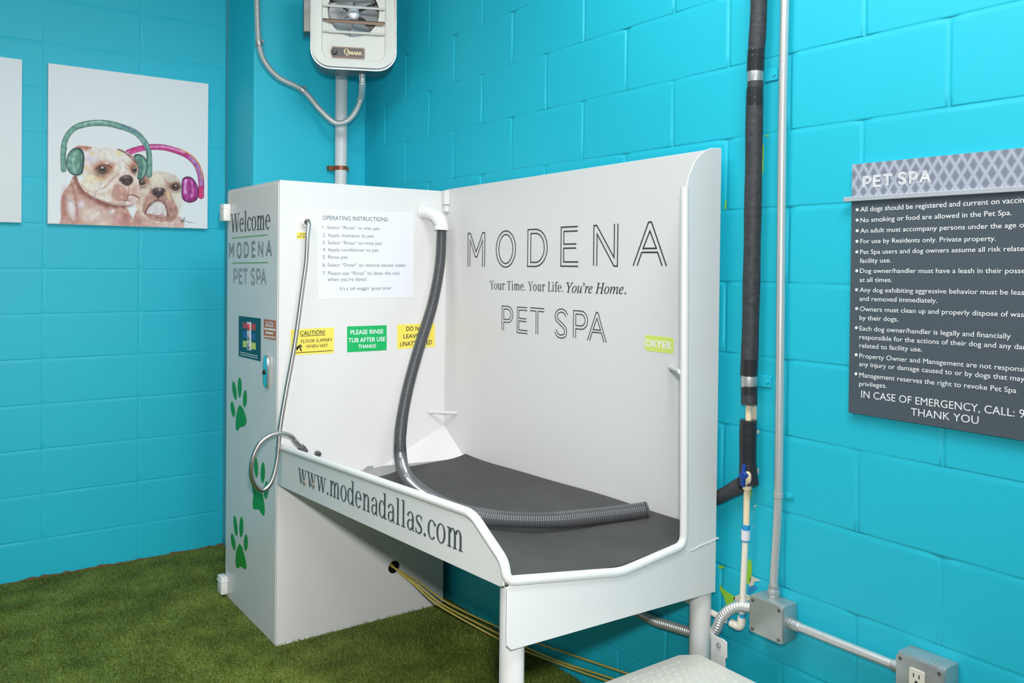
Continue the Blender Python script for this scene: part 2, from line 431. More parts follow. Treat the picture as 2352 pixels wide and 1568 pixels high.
# ---------------------------------------------------------------- the setting
XR, YL, YK, XC = 1.924, 4.362, 3.97, 1.352      # right wall, left wall, face and side of the pilaster
ZF, ZC = -0.012, 3.25
def vnoise(a, b, s, seed=0):
    x, y = a*s, b*s
    v = math.sin(x*1.7+y*0.9+seed)+math.sin(x*0.63-y*1.9+seed*2.1)+math.sin(x*2.9+y*2.3+seed*0.7)
    return 0.5+v/6.0
def block_wall(name, to3, blocks, dv, dh, seed):
    """Concrete blocks with soft tooled joints; dv and dh are the depths of the upright and level joints."""
    bm = bmesh.new()
    for a0, a1, z0, z1 in blocks:
        na = max(3, int((a1-a0)/0.03)); nz = max(3, int((z1-z0)/0.03))
        per = [(a0+(a1-a0)*i/na, z0, 0, 1) for i in range(na)]+[(a1, z0+(z1-z0)*i/nz, 1, 0) for i in range(nz)]
        per += [(a1-(a1-a0)*i/na, z1, 0, -1) for i in range(na)]+[(a0, z1-(z1-z0)*i/nz, -1, 0) for i in range(nz)]
        rings = []
        for ins, k in ((0, 1.0), (0.0025, 0.9), (0.0045, 0.5), (0.0068, 0.12), (0.009, 0.0), (0.013, 0.0)):
            ring = []
            for a, z, ea, ez in per:
                aa = min(max(a, a0+ins), a1-ins); zz = min(max(z, z0+ins*.45), z1-ins*1.5)   # sharp under the upper block, eased over the lower
                base = dv if ea else dh
                if abs(a-a0) < 1e-6 and abs(z-z0) < 1e-6 or abs(a-a1) < 1e-6 and abs(z-z1) < 1e-6: base = max(dv, dh)
                dep = base*(0.25+0.95*vnoise(a, z, 9, seed))*k
                ring.append(bm.verts.new(to3(aa, zz, -dep)))
            if rings:
                n = len(ring)
                for i in range(n): bm.faces.new((rings[-1][i], rings[-1][(i+1) % n], ring[(i+1) % n], ring[i]))
            rings.append(ring)
        bm.faces.new(rings[-1])
    A0, A1 = min(b[0] for b in blocks), max(b[1] for b in blocks); Z0, Z1 = min(b[2] for b in blocks), max(b[3] for b in blocks)
    bm.faces.new([bm.verts.new(to3(a, z, -max(dv, dh)*1.3)) for a, z in ((A0, Z0), (A1, Z0), (A1, Z1), (A0, Z1))])
    o = finish(name, bm, TEAL, root=(0, 0, 0), smooth=0.9)
    return tag(o, kind='structure')

# left wall: blocks stacked joint over joint
bl = []
for i in range(-7, 3):
    a0 = 0.1281+0.4064*i; a1 = a0+0.4064
    for k in range(-5, 12):
        z0 = 0.980+0.2032*k; z1 = z0+0.2032
        bl.append((a0, min(a1, XC-0.008) if i == 2 else a1, max(z0, ZF), min(z1, ZC)))
bl = [b for b in bl if b[3]-b[2] > 0.03]
wl = block_wall('wall_left', lambda a, z, d: Vector((a, YL-d, z)), bl, 0.0012, 0.0019, 1.3)
# right wall: running bond
bl = []
for k in range(-5, 12):
    z0 = max(0.980+0.2032*k, ZF); z1 = min(0.980+0.2032*(k+1), ZC)
    if z1-z0 < 0.03: continue
    y = (0.999 if k % 2 == 0 else 1.209)-0.4232*3
    while y < YK+0.05:
        y1 = min(y+0.4232, YK+0.05)
        if y1-y > 0.03: bl.append((y, y1, z0, z1))
        y += 0.4232
wr = block_wall('wall_right', lambda a, z, d: Vector((XR-d, a, z)), bl, 0.0044, 0.0013, 4.2)

bm = bmesh.new()                                   # the smooth plastered pilaster between them
prism(bm, [(XC, YL+0.05, ZF), (XC, YK, ZF), (XR+0.05, YK, ZF), (XR+0.05, YL+0.05, ZF)], (0, 0, ZC-ZF))
bm.normal_update()
es = [e for e in bm.edges if abs(e.verts[0].co.x-XC) < 1e-4 and abs(e.verts[1].co.x-XC) < 1e-4 and abs(e.verts[0].co.y-YK) < 1e-4 and abs(e.verts[1].co.y-YK) < 1e-4]
bmesh.ops.bevel(bm, geom=es, offset=0.012, segments=4, affect='EDGES', profile=0.5)
tag(finish('wall_back', bm, TEAL, root=(0, 0, 0), smooth=0.6), kind='structure')
bm = bmesh.new(); box(bm, -2.8, 2.0, -1.0, 4.45, ZF-0.1, ZF); tag(finish('floor', bm, CONC, root=(0, 0, 0)), kind='structure')
bm = bmesh.new(); box(bm, -2.8, 2.0, -1.0, 4.45, ZC, ZC+0.1); tag(finish('ceiling', bm, CEIL, root=(0, 0, 0)), kind='structure')

# patches where old paint shows on the right wall
FR = Face('x', XR-0.0008)
def patch(name, pts, m, crop, jit=1):
    bm = bmesh.new(); P = [np.array(FR.px(*crop(*p))) for p in pts]
    Q = catmull(np.array([[p[0], p[1], 0] for p in P+[P[0]]]), 48)[:-1, :2]
    Q = [(q[0]+random.uniform(-.0006, .0006)*jit, q[1]+random.uniform(-.0006, .0006)*jit) for q in Q]
    face_poly(bm, FR, Q, 0.0, 0.0004); finish(name, bm, m, parent=wr)
C3 = Crop(1600, 1080, 3.733)
patch('paint_patch', [(440, 770), (465, 765), (475, 830), (470, 900), (455, 960), (430, 970), (425, 880)], LIMEPAINT, C3)
patch('paint_patch', [(195, 970), (235, 1020), (290, 1060), (330, 1085), (310, 1130), (255, 1150), (240, 1100), (205, 1030)], LIMEPAINT, C3)
patch('paint_patch', [(190, 812), (235, 825), (225, 838), (192, 840)], LIMEPAINT, C3)
patch('paint_patch', [(470, 905), (545, 945), (500, 950), (485, 985), (450, 990), (455, 940)], RAWPATCH, C3)
patch('paint_patch', [(325, 1080), (380, 1060), (450, 1070), (460, 1110), (400, 1120), (320, 1115)], RAWPATCH, C3)
patch('paint_patch', [(440, 1005), (500, 985), (520, 1010), (480, 1040), (440, 1065)], BLUEPATCH, C3)
patch('paint_patch', [(460, 160), (472, 170), (462, 240), (452, 235)], LIMEPAINT, C3)
C2 = Crop(1640, 760, 3.92)
patch('paint_patch', [(345, 660), (375, 665), (382, 720), (378, 795), (342, 797)], RAWPATCH, C2)
patch('paint_patch', [(385, 895), (405, 893), (402, 920), (388, 922)], RAWPATCH, C2)
patch('paint_patch', [(380, 1235), (402, 1240), (398, 1290), (385, 1290)], RAWPATCH, C2)
for q in ((500, 305, 12), (475, 400, 6), (490, 480, 6), (487, 215, 5), (487, 355, 5), (530, 735, 4)):
    patch('paint_patch', [(q[0]-q[2], q[1]), (q[0], q[1]-q[2]*.7), (q[0]+q[2], q[1]), (q[0], q[1]+q[2]*.7)], RAWPATCH, C3, 0)
C1 = Crop(1640, 0, 3.136)
patch('paint_patch', [(350, 1050), (357, 1055), (353, 1240), (346, 1235)], LIMEPAINT, C1)
patch('paint_patch', [(366, 972), (395, 976), (394, 983), (367, 980)], LIMEPAINT, C1)
patch('paint_patch', [(82, 1440), (90, 1450), (86, 1500), (76, 1500)], LIMEPAINT, C1)

# ---- artificial turf: a woven base and short blades nobody could count
def turf():
    # the cut edge of the backing shows along the left wall
    x0, x1, y0, y1 = -1.75, XR-0.004, 0.9, YL-0.004
    N = 230000
    X = rng.uniform(x0, x1, N); Y = rng.uniform(y0, y1, N)
    cond = ~((X > XC-0.01) & (Y > YK-0.01)) & ~((X > 1.17) & (X < 1.86) & (Y > 3.11) & (Y < 3.69))
    edge = (Y > YL-0.02) & (rng.random(N) < 0.35); cond &= ~edge
    X, Y = X[cond], Y[cond]; n = len(X)
    az = rng.uniform(0, 2*math.pi, n); lean = rng.normal(0.55, 0.25, n); hh = rng.uniform(0.009, 0.019, n)
    w = rng.uniform(0.0012, 0.0022, n)
    comb = np.sin(X*3.1+Y*1.7)*0.9+2.2; da = comb+rng.normal(0, 0.9, n)
    tip = np.stack([X+np.cos(da)*np.sin(lean)*hh, Y+np.sin(da)*np.sin(lean)*hh, ZF+0.002+np.cos(lean)*hh], 1)
    b0 = np.stack([X-np.cos(az)*w, Y-np.sin(az)*w, np.full(n, ZF+0.001)], 1); b1 = np.stack([X+np.cos(az)*w, Y+np.sin(az)*w, np.full(n, ZF+0.001)], 1)
    tip[:, 0] = np.minimum(tip[:, 0], XR-0.002); tip[:, 1] = np.minimum(tip[:, 1], YL-0.002)
    co = np.concatenate([np.stack([b0, b1, tip], 1).reshape(-1, 3),
                         np.array([[x0, y0, ZF+0.002], [x1, y0, ZF+0.002], [x1, YK-.003, ZF+0.002], [XC-.003, YK-.003, ZF+0.002], [XC-.003, y1, ZF+0.002], [x0, y1, ZF+0.002]])])
    me = bpy.data.meshes.new('artificial_turf')
    xs = np.arange(x0, XC-.004, .012); zt = ZF+.006+.012*np.array([vnoise(q, 0, 14, 1)*vnoise(q, 1, 47, 3)*1.6 for q in xs])
    ns = len(xs); strip = np.concatenate([np.stack([xs, np.full(ns, y1-.004), np.full(ns, ZF+.001)], 1), np.stack([xs, np.full(ns, y1-.003), zt], 1)])
    sb = len(co); co = np.concatenate([co, strip])
    me.vertices.add(len(co)); me.vertices.foreach_set('co', co.ravel())
    qi = np.array([[sb+i, sb+i+1, sb+ns+i+1, sb+ns+i] for i in range(ns-1)]).ravel()
    me.loops.add(3*n+6+len(qi)); me.loops.foreach_set('vertex_index', np.concatenate([np.arange(3*n+6), qi]).astype(np.int32))
    me.polygons.add(n+ns); me.polygons.foreach_set('loop_start', np.concatenate([np.arange(n)*3, [3*n], 3*n+6+4*np.arange(ns-1)]).astype(np.int32))
    me.polygons.foreach_set('material_index', np.concatenate([np.zeros(n+1), np.ones(ns-1)]).astype(np.int32))
    me.update(calc_edges=True); me.validate()
    m = bpy.data.materials.new('turf_green'); m.use_nodes = True; nt = m.node_tree; b = nt.nodes['Principled BSDF']
    b.inputs['Roughness'].default_value = 0.6; b.inputs['Specular IOR Level'].default_value = 0.25
    tc = nt.nodes.new('ShaderNodeTexCoord')
    n1 = nt.nodes.new('ShaderNodeTexNoise'); n1.inputs['Scale'].default_value = 5.0; n1.inputs['Detail'].default_value = 5
    n2 = nt.nodes.new('ShaderNodeTexNoise'); n2.inputs['Scale'].default_value = 160.0; n2.inputs['Detail'].default_value = 2
    mx = nt.nodes.new('ShaderNodeMix'); mx.inputs[0].default_value = 0.55
    nt.links.new(tc.outputs['Object'], n1.inputs['Vector']); nt.links.new(tc.outputs['Object'], n2.inputs['Vector'])
    nt.links.new(n1.outputs['Fac'], mx.inputs[2]); nt.links.new(n2.outputs['Fac'], mx.inputs[3])
    cr = nt.nodes.new('ShaderNodeValToRGB'); e = cr.color_ramp.elements
    e[0].position = 0.34; e[0].color = rgb(58, 72, 26); e[1].position = 0.66; e[1].color = rgb(132, 146, 66)
    k = e.new(0.5); k.color = rgb(92, 108, 40)
    nt.links.new(mx.outputs[0], cr.inputs[0]); nt.links.new(cr.outputs[0], b.inputs['Base Color'])
    me.materials.append(m); me.materials.append(mat('brown_backing', rgb(104, 88, 62), 0.9))
    o = bpy.data.objects.new('artificial_turf', me); COL.objects.link(o)
    tag(o, 'short olive green artificial turf covering the floor', 'turf', kind='stuff')
turf()

# ---------------------------------------------------------------- the tall equipment cabinet
X0, X1, Y0, Y1, ZT = 1.155, 1.880, 3.093, 3.700, 1.733
cab = thing('equipment_cabinet', 'tall white dog wash cabinet with Welcome door and yellow and green stickers', 'cabinet', ((X0+X1)/2, (Y0+Y1)/2, ZF))
FY = Face('y', Y0); FD = Face('x', X0-0.004)
hole = FY.px(905, 1302); hr = 0.026
bm = bmesh.new()                                   # sheet shell; its front face has a round cable hole
outer = [bm.verts.new((x, Y0, z)) for x, z in ((X0, ZF), (X1, ZF), (X1, ZT), (X0, ZT))]
inner = [bm.verts.new((hole[0]+hr*math.cos(t), Y0, hole[1]+hr*math.sin(t))) for t in np.linspace(0, 2*math.pi, 28, endpoint=False)]
ed = [bm.edges.new((L[i], L[(i+1) % len(L)])) for L in (outer, inner) for i in range(len(L))]
bmesh.ops.triangle_fill(bm, use_beauty=True, use_dissolve=False, edges=ed)
back = [bm.verts.new((v.co.x, Y1, v.co.z)) for v in outer]
bm.faces.new(back)
for i in range(4): bm.faces.new((outer[i], outer[(i+1) % 4], back[(i+1) % 4], back[i]))
rim = [bm.verts.new((v.co.x, Y0+0.004, v.co.z)) for v in inner]
for i in range(28): bm.faces.new((inner[i], inner[(i+1) % 28], rim[(i+1) % 28], rim[i]))
body = finish('body', bm, WHITE, parent=cab)
bm = bmesh.new(); lathe(bm, [(hr-0.001, 0.003), (hr-0.001, 0.10)], (hole[0], Y0+0.002, hole[1]), (0, 1, 0), 24)
f = [f for f in bm.faces if len(f.verts) > 4]; f.sort(key=lambda q: q.calc_center_median().y); bmesh.ops.delete(bm, geom=[f[0]], context='FACES')
tag(finish('cable_hole', bm, DARK, parent=cab), 'round black cable hole')
bm = bmesh.new(); box(bm, X0-0.004, X0-0.0006, Y0+0.004, Y1-0.004, ZF+0.004, ZT-0.010, 0.0012, 1)
door = finish('door', bm, WHITE, parent=cab)
for z0, z1 in ((1.600, 1.672), (0.008, 0.082)):
    bm = bmesh.new(); box(bm, X0-0.034, X0-0.0045, Y1-0.045, Y1+0.012, z0, z1, 0.004, 2)
    box(bm, X0-0.036, X0-0.004, Y1-0.047, Y1+0.013, z1-.020, z1-.018)
    finish('hinge', bm, WHITE2, parent=door, smooth=True)
# latch
P = Crop(540, 715, 8.71)
c = FD.px(*P(665, 1195))
bm = bmesh.new()
pts = [(-.022, -.050), (-.012, -.062), (.012, -.062), (.022, -.050), (.026, 0), (.022, .050), (.012, .062), (-.012, .062), (-.022, .050), (-.026, 0)]
prism(bm, [FD.w(c[0]+a, c[1]+b, 0.0005) for a, b in pts], FD.w(0, 0, 0.014)-FD.w(0, 0, 0.0005)); bevel_sharp(bm, 0.004)
latch = finish('latch', bm, CHROME, parent=door, smooth=True)
bm = bmesh.new(); lathe(bm, [(0.009, 0.0), (0.009, 0.004), (0.006, 0.006)], FD.w(c[0]-.004, c[1]-.004, 0.0142), (-1, 0, 0), 16)
finish('door_lettering', bmesh.new() if False else bm, DARK, parent=door).name = 'lock_cylinder'
# door lettering
Q = Crop(520, 470, 7.84)
bm = bmesh.new()
text(bm, FD, Q, 'Welcome', (80, 500), (790, 440), 170, light=True)
tag(finish('lettering', bm, BLACK, parent=door, smooth='keep'), 'black Welcome lettering'); bm = bmesh.new()
for ch, a, b, t, u in (('M', 52, 135, 695, 947), ('O', 188, 275, 682, 955), ('D', 320, 405, 676, 945), ('E', 460, 524, 666, 940), ('N', 576, 662, 660, 930), ('A', 715, 820, 645, 925)):
    inline(bm, FD, Q, ch, a, b, t, u, 0.0030)
tag(finish('lettering', bm, BLACK, parent=door, smooth='keep'), 'shop name lettering between green lines'); bm = bmesh.new()
for ch, a, b, t, u in (('P', 133, 205, 1155, 1418), ('E', 228, 290, 1158, 1420), ('T', 303, 385, 1155, 1420), ('S', 442, 516, 1146, 1440), ('P', 545, 618, 1158, 1430), ('A', 622, 718, 1160, 1437)):
    inline(bm, FD, Q, ch, a, b, t, u, 0.0024)
tag(finish('lettering', bm, BLACK, parent=door, smooth='keep'), 'PET SPA lettering under lower green line')
bm = bmesh.new()
for a, b in (((105, 600), (750, 542)), ((105, 1050), (750, 1040))): ribbon(bm, FD, [FD.px(*Q(*a)), FD.px(*Q(*b))], 0.0042, 0.0009)
tag(finish('rule_line', bm, LIME, parent=door), 'thin green lines')
# control panel and caution label
def solid(name, F, crop, pts, d, m, parent, th=0.0006, label=None):
    bm = bmesh.new(); px_poly(bm, F, crop, pts, d, th); o = finish(name, bm, m, parent=parent)
    if label: o['label'] = label
    return o
pan = solid('control_panel', FD, P, [(78, 88), (515, 140), (515, 998), (78, 890)], 0.0014, NAVY, cab, 0.0012, 'dark teal panel with three push buttons')
for col, boxes in ((RED, [[(165, 216), (242, 225), (242, 345), (165, 335)], [(330, 236), (418, 248), (418, 378), (330, 362)]]),
                   (BLUE, [[(165, 395), (242, 405), (242, 535), (165, 525)], [(330, 422), (418, 435), (418, 572), (330, 556)]]),
                   (PALELIME, [[(165, 583), (245, 594), (245, 722), (165, 710)], [(330, 618), (418, 630), (418, 766), (330, 750)]])):
    for q in boxes:
        s = solid('button_label', FD, P, q, 0.0022, col, pan)
        bm = bmesh.new()
        ym = sum(p[1] for p in q)/4; xa, xb = q[0][0]+12, q[1][0]-12
        px_poly(bm, FD, P, [(xa, ym-22), (xb, ym-14), (xb, ym+22), (xa, ym+14)], 0.0028)
        bm.free()
solid('button_strip', FD, P, [(254, 208), (326, 214), (326, 780), (254, 772)], 0.0034, PAPER, pan, 0.0024)
for (x, y), m in (((290, 312), RED), ((290, 508), GALV), ((290, 690), GALV)):
    c = FD.px(*P(x, y)); bm = bmesh.new(); lathe(bm, [(0.013, 0), (0.013, 0.003), (0.010, 0.006), (0.004, 0.0075)], FD.w(c[0], c[1], 0.0036), (-1, 0, 0), 20)
    finish('push_button', bm, m, parent=pan, smooth=True)
bm = bmesh.new()
for y in (815, 857):
    for k in range(9):
        x = 118+k*38; px_poly(bm, FD, P, [(x, y-8+(x-118)*.23), (x+30, y-8+(x-88)*.23), (x+30, y+6+(x-88)*.23), (x, y+6+(x-118)*.23)], 0.0022)
finish('fine_print', bm, WHITEINK, parent=pan)
cau = solid('caution_label', FD, P, [(578, 150), (818, 183), (818, 578), (578, 530)], 0.0008, ORANGE, cab, label='small orange caution label')
bm = bmesh.new()
text(bm, FD, P, 'CAUTION', (612, 275), (775, 296), 195, d=0.0012, offset=0.02)
ribbon(bm, FD, [FD.px(*P(608, 284)), FD.px(*P(775, 306))], 0.003, 0.0012)
for y, xa, xb in ((350, 590, 805), (425, 615, 775), (500, 585, 800)):
    x = xa
    while x < xb-10:
        L = random.choice((16, 24, 34)); L = min(L, xb-x); o = (x-590)*.12
        px_poly(bm, FD, P, [(x, y-26+o), (x+L, y-26+o+L*.12), (x+L, y+14+o+L*.12), (x, y+14+o)] if y < 480 else [(x, y-18+o), (x+L, y-18+o+L*.12), (x+L, y+8+o+L*.12), (x, y+8+o)], 0.0012); x += L+6
finish('fine_print', bm, WHITEINK, parent=cau)
# paw prints
R = Crop(480, 850, 2.413)
def smooth_poly(bm, F, crop, pts, d):
    P_ = [F.px(*crop(*p)) for p in pts]; Z = catmull(np.array([[p[0], p[1], 0] for p in P_+[P_[0]]]), 60)[:-1, :2]
    face_poly(bm, F, [tuple(z) for z in Z], d)
for toes, pad, where in ((((142, 113, 11, 52, -.13), (171, 95, 11, 56, 0), (200, 157, 11, 48, .04), (133, 216, 11, 44, -.14)), [(172, 191), (192, 218), (207, 268), (206, 298), (188, 313), (172, 316), (160, 335), (150, 322), (150, 265), (160, 212)], 'green paw print under the latch'),
                   (((262, 538, 11, 56, -.05), (299, 567, 12, 57, .02), (318, 664, 12, 50, .06), (250, 640, 10, 46, 0)), [(272, 640), (298, 690), (309, 760), (306, 805), (290, 793), (277, 772), (250, 770), (243, 748), (248, 690)], 'green paw print behind the hose loop'),
                   (((148, 862, 10, 57, -.1), (180, 868, 11, 57, .02), (135, 950, 11, 47, -.16), (205, 955, 11, 46, .02)), [(170, 960), (186, 985), (207, 1070), (206, 1099), (192, 1098), (176, 1086), (160, 1096), (150, 1085), (148, 1035), (155, 990)], 'lowest green paw print near the floor')):
    bm = bmesh.new()
    for x, y, a, b, t in toes: px_ellipse(bm, FD, R, (x, y), a, b, t, 0.0009)
    smooth_poly(bm, FD, R, pad, 0.0009)
    tag(finish('paw_print', bm, GREEN, parent=cab), where)
# stickers on the front
S = Crop(640, 440, 3.409)
def sticker(name, pts, m, label, lines, ink, d=0.0008, extra=None):
    o = solid(name, FY, S, pts, d, m, cab, label=label)
    bm = bmesh.new()
    for s, p0, p1, yt, off in lines: text(bm, FY, S, s, p0, p1, yt, d=d+0.0005, offset=off)
    if extra: extra(bm)
    finish('lettering', bm, ink, parent=o, smooth='keep')
def slip(bm):
    d = 0.0013
    ribbon(bm, FY, [FY.px(*S(168, 1131)), FY.px(*S(365, 1122))], 0.0022, d)
    ribbon(bm, FY, [FY.px(*S(130, 1262)), FY.px(*S(422, 1243))], 0.0026, d)
    px_ellipse(bm, FY, S, (128, 1196), 9, 10, 0, d)
    for pa, w in (([(128, 1214), (150, 1232)], .006), ([(130, 1235), (150, 1212), (166, 1220), (176, 1248)], .0055), ([(150, 1222), (168, 1200), (182, 1216)], .005), ([(110, 1248), (135, 1240), (150, 1226)], .005)):
        ribbon(bm, FY, [FY.px(*S(*p)) for p in pa], w, d)
sticker('caution_sticker', [(95, 1080), (432, 1062), (432, 1262), (95, 1282)], YELLOW, 'yellow caution sticker behind the steel hose',
        [('CAUTION!', (168, 1124), (362, 1114), 1092, .012), ('FLOOR SLIPPERY', (175, 1184), (420, 1171), 1159, .004), ('WHEN WET', (212, 1224), (385, 1215), 1199, .004)], BLACK, extra=slip)
sticker('rinse_sticker', [(536, 1055), (845, 1045), (845, 1241), (536, 1257)], EMERALD, 'green sticker asking to rinse tub',
        [('PLEASE RINSE', (562, 1118), (818, 1110), 1084, .016), ('TUB AFTER USE', (546, 1181), (833, 1169), 1147, .016), ('THANKS!', (622, 1226), (760, 1221), 1198, .016)], WHITEINK)
sticker('attendance_sticker', [(928, 1040), (1222, 1030), (1222, 1213), (928, 1233)], YELLOW, 'yellow sticker behind the grey dryer hose',
        [('DO NOT', (998, 1090), (1152, 1085), 1056, .012), ('LEAVE PET', (976, 1148), (1180, 1140), 1117, .012), ('UNATTENDED', (950, 1210), (1200, 1194), 1177, .012)], BLACK)
sticker('water_sticker', [(142, 318), (237, 318), (237, 368), (142, 369)], YELLOW, 'tiny yellow sticker under the hose port',
        [('NOT', (166, 340), (212, 340), 325, .012), ('POTABLE', (147, 360), (232, 360), 346, .012)], BLACK)
# hose port
bm = bmesh.new(); c = FY.px(700, 511)
lathe(bm, [(0.024, 0.0), (0.024, 0.002), (0.019, 0.006), (0.0165, 0.022), (0.0165, 0.028), (0.0135, 0.028), (0.0135, 0.006)], (c[0], Y0-0.0002, c[1]), (0, -1, 0), 24)
finish('hose_port', bm, WHITE2, parent=cab, smooth=True)
# white elbow of the dryer hose
E1 = on_y(985, 490, Y0); E2 = on_y(1014, 528, 3.000)
bm = bmesh.new()
e0 = np.array([E2[0]-0.032, Y0, E1[2]+0.004]); e3 = np.array([E2[0], 3.000, E2[2]])
path = [e0, e0+np.array([0.004, -0.018, 0.0])]+[e0+np.array([0.004+0.028*t, -0.018-0.075*math.sin(t*math.pi/2), -(1-math.cos(t*math.pi/2))*0.055]) for t in (.2, .4, .6, .8, 1)]+[e3]
n = 40; pp = catmull(path, n); rr = np.full(n, 0.0275); rr[-4:] = 0.029; rr[0] = 0.029
sweep(bm, pp, rr, 24)
finish('hose_elbow', bm, WHITE2, parent=cab, smooth=True)
# small fittings low on the front face, seen over the tub rail
bm = bmesh.new(); px = [FY.px(*p) for p in ((836, 1076), (844, 1070), (857, 1069), (857, 1088), (836, 1095))]
face_poly(bm, FY, px, 0.0015, 0.001); finish('drain_slot', bm, mat('grey_slot', rgb(150, 152, 150), 0.5), parent=cab)  # slot drawn as a flat plate in even grey
bm = bmesh.new(); c = FY.px(728, 1041); lathe(bm, [(0.011, 0), (0.011, 0.018), (0.006, 0.024)], (c[0], Y0-0.0002, c[1]), (0, -1, 0), 16); finish('hose_hook', bm, DARKSTEEL, parent=cab, smooth=True)

# instruction sheet taped to the cabinet
sh = thing('instruction_sheet', 'white operating instructions sheet on the cabinet front', 'notice', FY.w(*FY.px(838, 585), 0.0))
pap = solid('sheet', FY, S, [(305, 139), (1060, 165), (1055, 828), (308, 842)], 0.0009, PAPER, sh, 0.0006)
bm = bmesh.new()
text(bm, FY, S, 'OPERATING INSTRUCTIONS:', (343, 219), (857, 233), 187, offset=.010, d=.0013)
for s, p0, p1, yt in (('1. Select “Rinse” to wet pet.', (343, 290), (795, 301), 264), ('2. Apply shampoo to pet.', (343, 352), (750, 360), 325), ('3. Select “Rinse” to rinse pet.', (343, 411), (812, 417), 384),
                      ('4. Apply conditioner to pet.', (343, 466), (786, 470), 439), ('5. Rinse pet.', (343, 524), (545, 526), 496), ('6. Select “Dryer” to remove excess water.', (343, 587), (1000, 588), 559),
                      ('7. Please use “Rinse” to clean the unit', (343, 652), (947, 650), 624), ('when you’re done!', (382, 700), (687, 698), 671)):
    text(bm, FY, S, s, p0, p1, yt, d=.0013)
text(bm, FY, S, 'It’s a tail waggin’ good time!', (477, 770), (879, 766), 744, d=.0013)
finish('lettering', bm, SOFTINK, parent=sh, smooth='keep')

# ---------------------------------------------------------------- the wash tub
XP, YF = 1.878, 1.620
tub = thing('dog_wash_tub', 'white dog wash tub with tall back panel and web address on its front', 'dog wash tub', (1.52, 2.35, ZF))
FP = Face('x', XP)
bm = bmesh.new(); prism(bm, [(XP, 3.0926, 0.55), (XP, 3.0926, 1.741), (XP, YF, 1.762), (XP, YF, 0.52)], (0.004, 0, 0)); bevel_sharp(bm, 0.0012, seg=1)
backp = finish('back_panel', bm, WHITE, parent=tub)
M = Crop(1040, 480, 3.675)
bm = bmesh.new()
for ch, a, b, t, u in (('M', 128, 269, 202, 486), ('O', 366, 529, 184, 490), ('D', 632, 797, 170, 484), ('E', 913, 1060, 150, 482), ('N', 1189, 1391, 127, 480), ('A', 1524, 1805, 110, 479)):
    inline(bm, FP, M, ch, a, b, t, u, 0.0046)
tag(finish('lettering', bm, BLACK, parent=backp, smooth='keep'), 'large shop name in double lines'); bm = bmesh.new()
for ch, a, b, t, u in (('P', 415, 507, 820, 1026), ('E', 544, 632, 829, 1046), ('T', 652, 771, 836, 1056), ('S', 858, 967, 842, 1087), ('P', 1018, 1138, 860, 1092), ('A', 1137, 1297, 872, 1117)):
    inline(bm, FP, M, ch, a, b, t, u, 0.0034)
tag(finish('lettering', bm, BLACK, parent=backp, smooth='keep'), 'PET SPA in double lines on back panel'); bm = bmesh.new()
text(bm, FP, M, 'Your Time. Your Life.', (312, 676), (933, 699), 604, d=.0009, light=True)
text(bm, FP, M, italic('You')+'’'+italic('re Home.'), (958, 704), (1463, 718), 620, d=.0009, offset=.004)
tag(finish('lettering', bm, BLACK, parent=backp, smooth='keep'), 'small serif slogan on back panel')
q = [FP.px(*M(1621, 1197)), FP.px(*M(1866, 1080))]
rr = rrect(q[0][0], q[1][0], q[0][1]+.002, q[1][1]-.002, .010)
bm = bmesh.new(); face_poly(bm, FP, rr, 0.0008); st = tag(finish('dryer_sticker', bm, PALELIME, parent=backp), 'pale lime dryer sticker')
bm = bmesh.new(); text(bm, FP, M, 'DRYER', (1633, 1158), (1848, 1182), 1100, d=.0013, offset=.03); finish('lettering', bm, WHITEINK, parent=st, smooth='keep')
# end panel toward the viewer: a flange up the side and a deep apron below
FE = Face('y', YF)
top = [FE.px(*p) for p in ((1653, 340), (1632, 340), (1618, 345), (1604, 357), (1592, 374), (1581, 400), (1573, 432))]
low = [FE.px(*p) for p in ((1573, 1250), (1430, 1315), (1174, 1336), (1163, 1350), (1162, 1482), (1172, 1492))]
br = FE.px(1650, 1355)
pts = [(XP+.004, top[0][1])]+[tuple(t) for t in top[1:]]+[tuple(t) for t in low]+[(XP+.004, br[1])]
bm = bmesh.new(); prism(bm, [FE.w(a, b, 0) for a, b in pts], (0, -0.004, 0)); bevel_sharp(bm, 0.0012, ang=0.9, seg=1)
finish('end_panel', bm, WHITE, parent=tub)
bm = bmesh.new()
seam = catmull([FE.w(*FE.px(*p), 0.0042) for p in ((1582, 1263), (1605, 1253), (1630, 1242), (1647, 1234))], 24); seam[:, 2] += rng.normal(0, .0006, 24)
sweep(bm, seam, 0.0028, 8); finish('weld_seam', bm, WHITE, parent=tub, smooth=True)
# front apron with the web address
FA = Face('x', X0)
ap = [FA.px(*p) for p in ((648, 1032), (1088, 1186), (1160, 1288), (1160, 1345), (1150, 1346), (645, 1116))]
ap[0] = np.array([-3.0925, ap[0][1]]); ap[5] = np.array([-3.0925, ap[5][1]])
bm = bmesh.new(); prism(bm, [FA.w(a, b, 0.004) for a, b in ap], (0.004, 0, 0)); bevel_sharp(bm, 0.0012, ang=0.9, seg=1)
apron = finish('front_panel', bm, WHITE, parent=tub)
A = Crop(640, 900, 2.613)
bm = bmesh.new(); FA2 = Face('x', X0-0.004)
text(bm, FA2, A, 'www.modenadallas.com', (118, 540), (1106, 962), 453, ref='x', d=.0009, light=True)
tag(finish('lettering', bm, GREYINK, parent=apron, smooth='keep'), 'dark grey web address lettering')
for x, y in ((700, 1107), (721, 1113)):
    c = FA2.px(x, y); bm = bmesh.new(); lathe(bm, [(0.0098, 0), (0.0098, 0.005), (0.006, 0.008)], FA2.w(c[0], c[1], 0.0002), (-1, 0, 0), 6); finish('bolt', bm, mat('brown_grey_bolt', rgb(150, 140, 136), .35, .4), parent=apron)
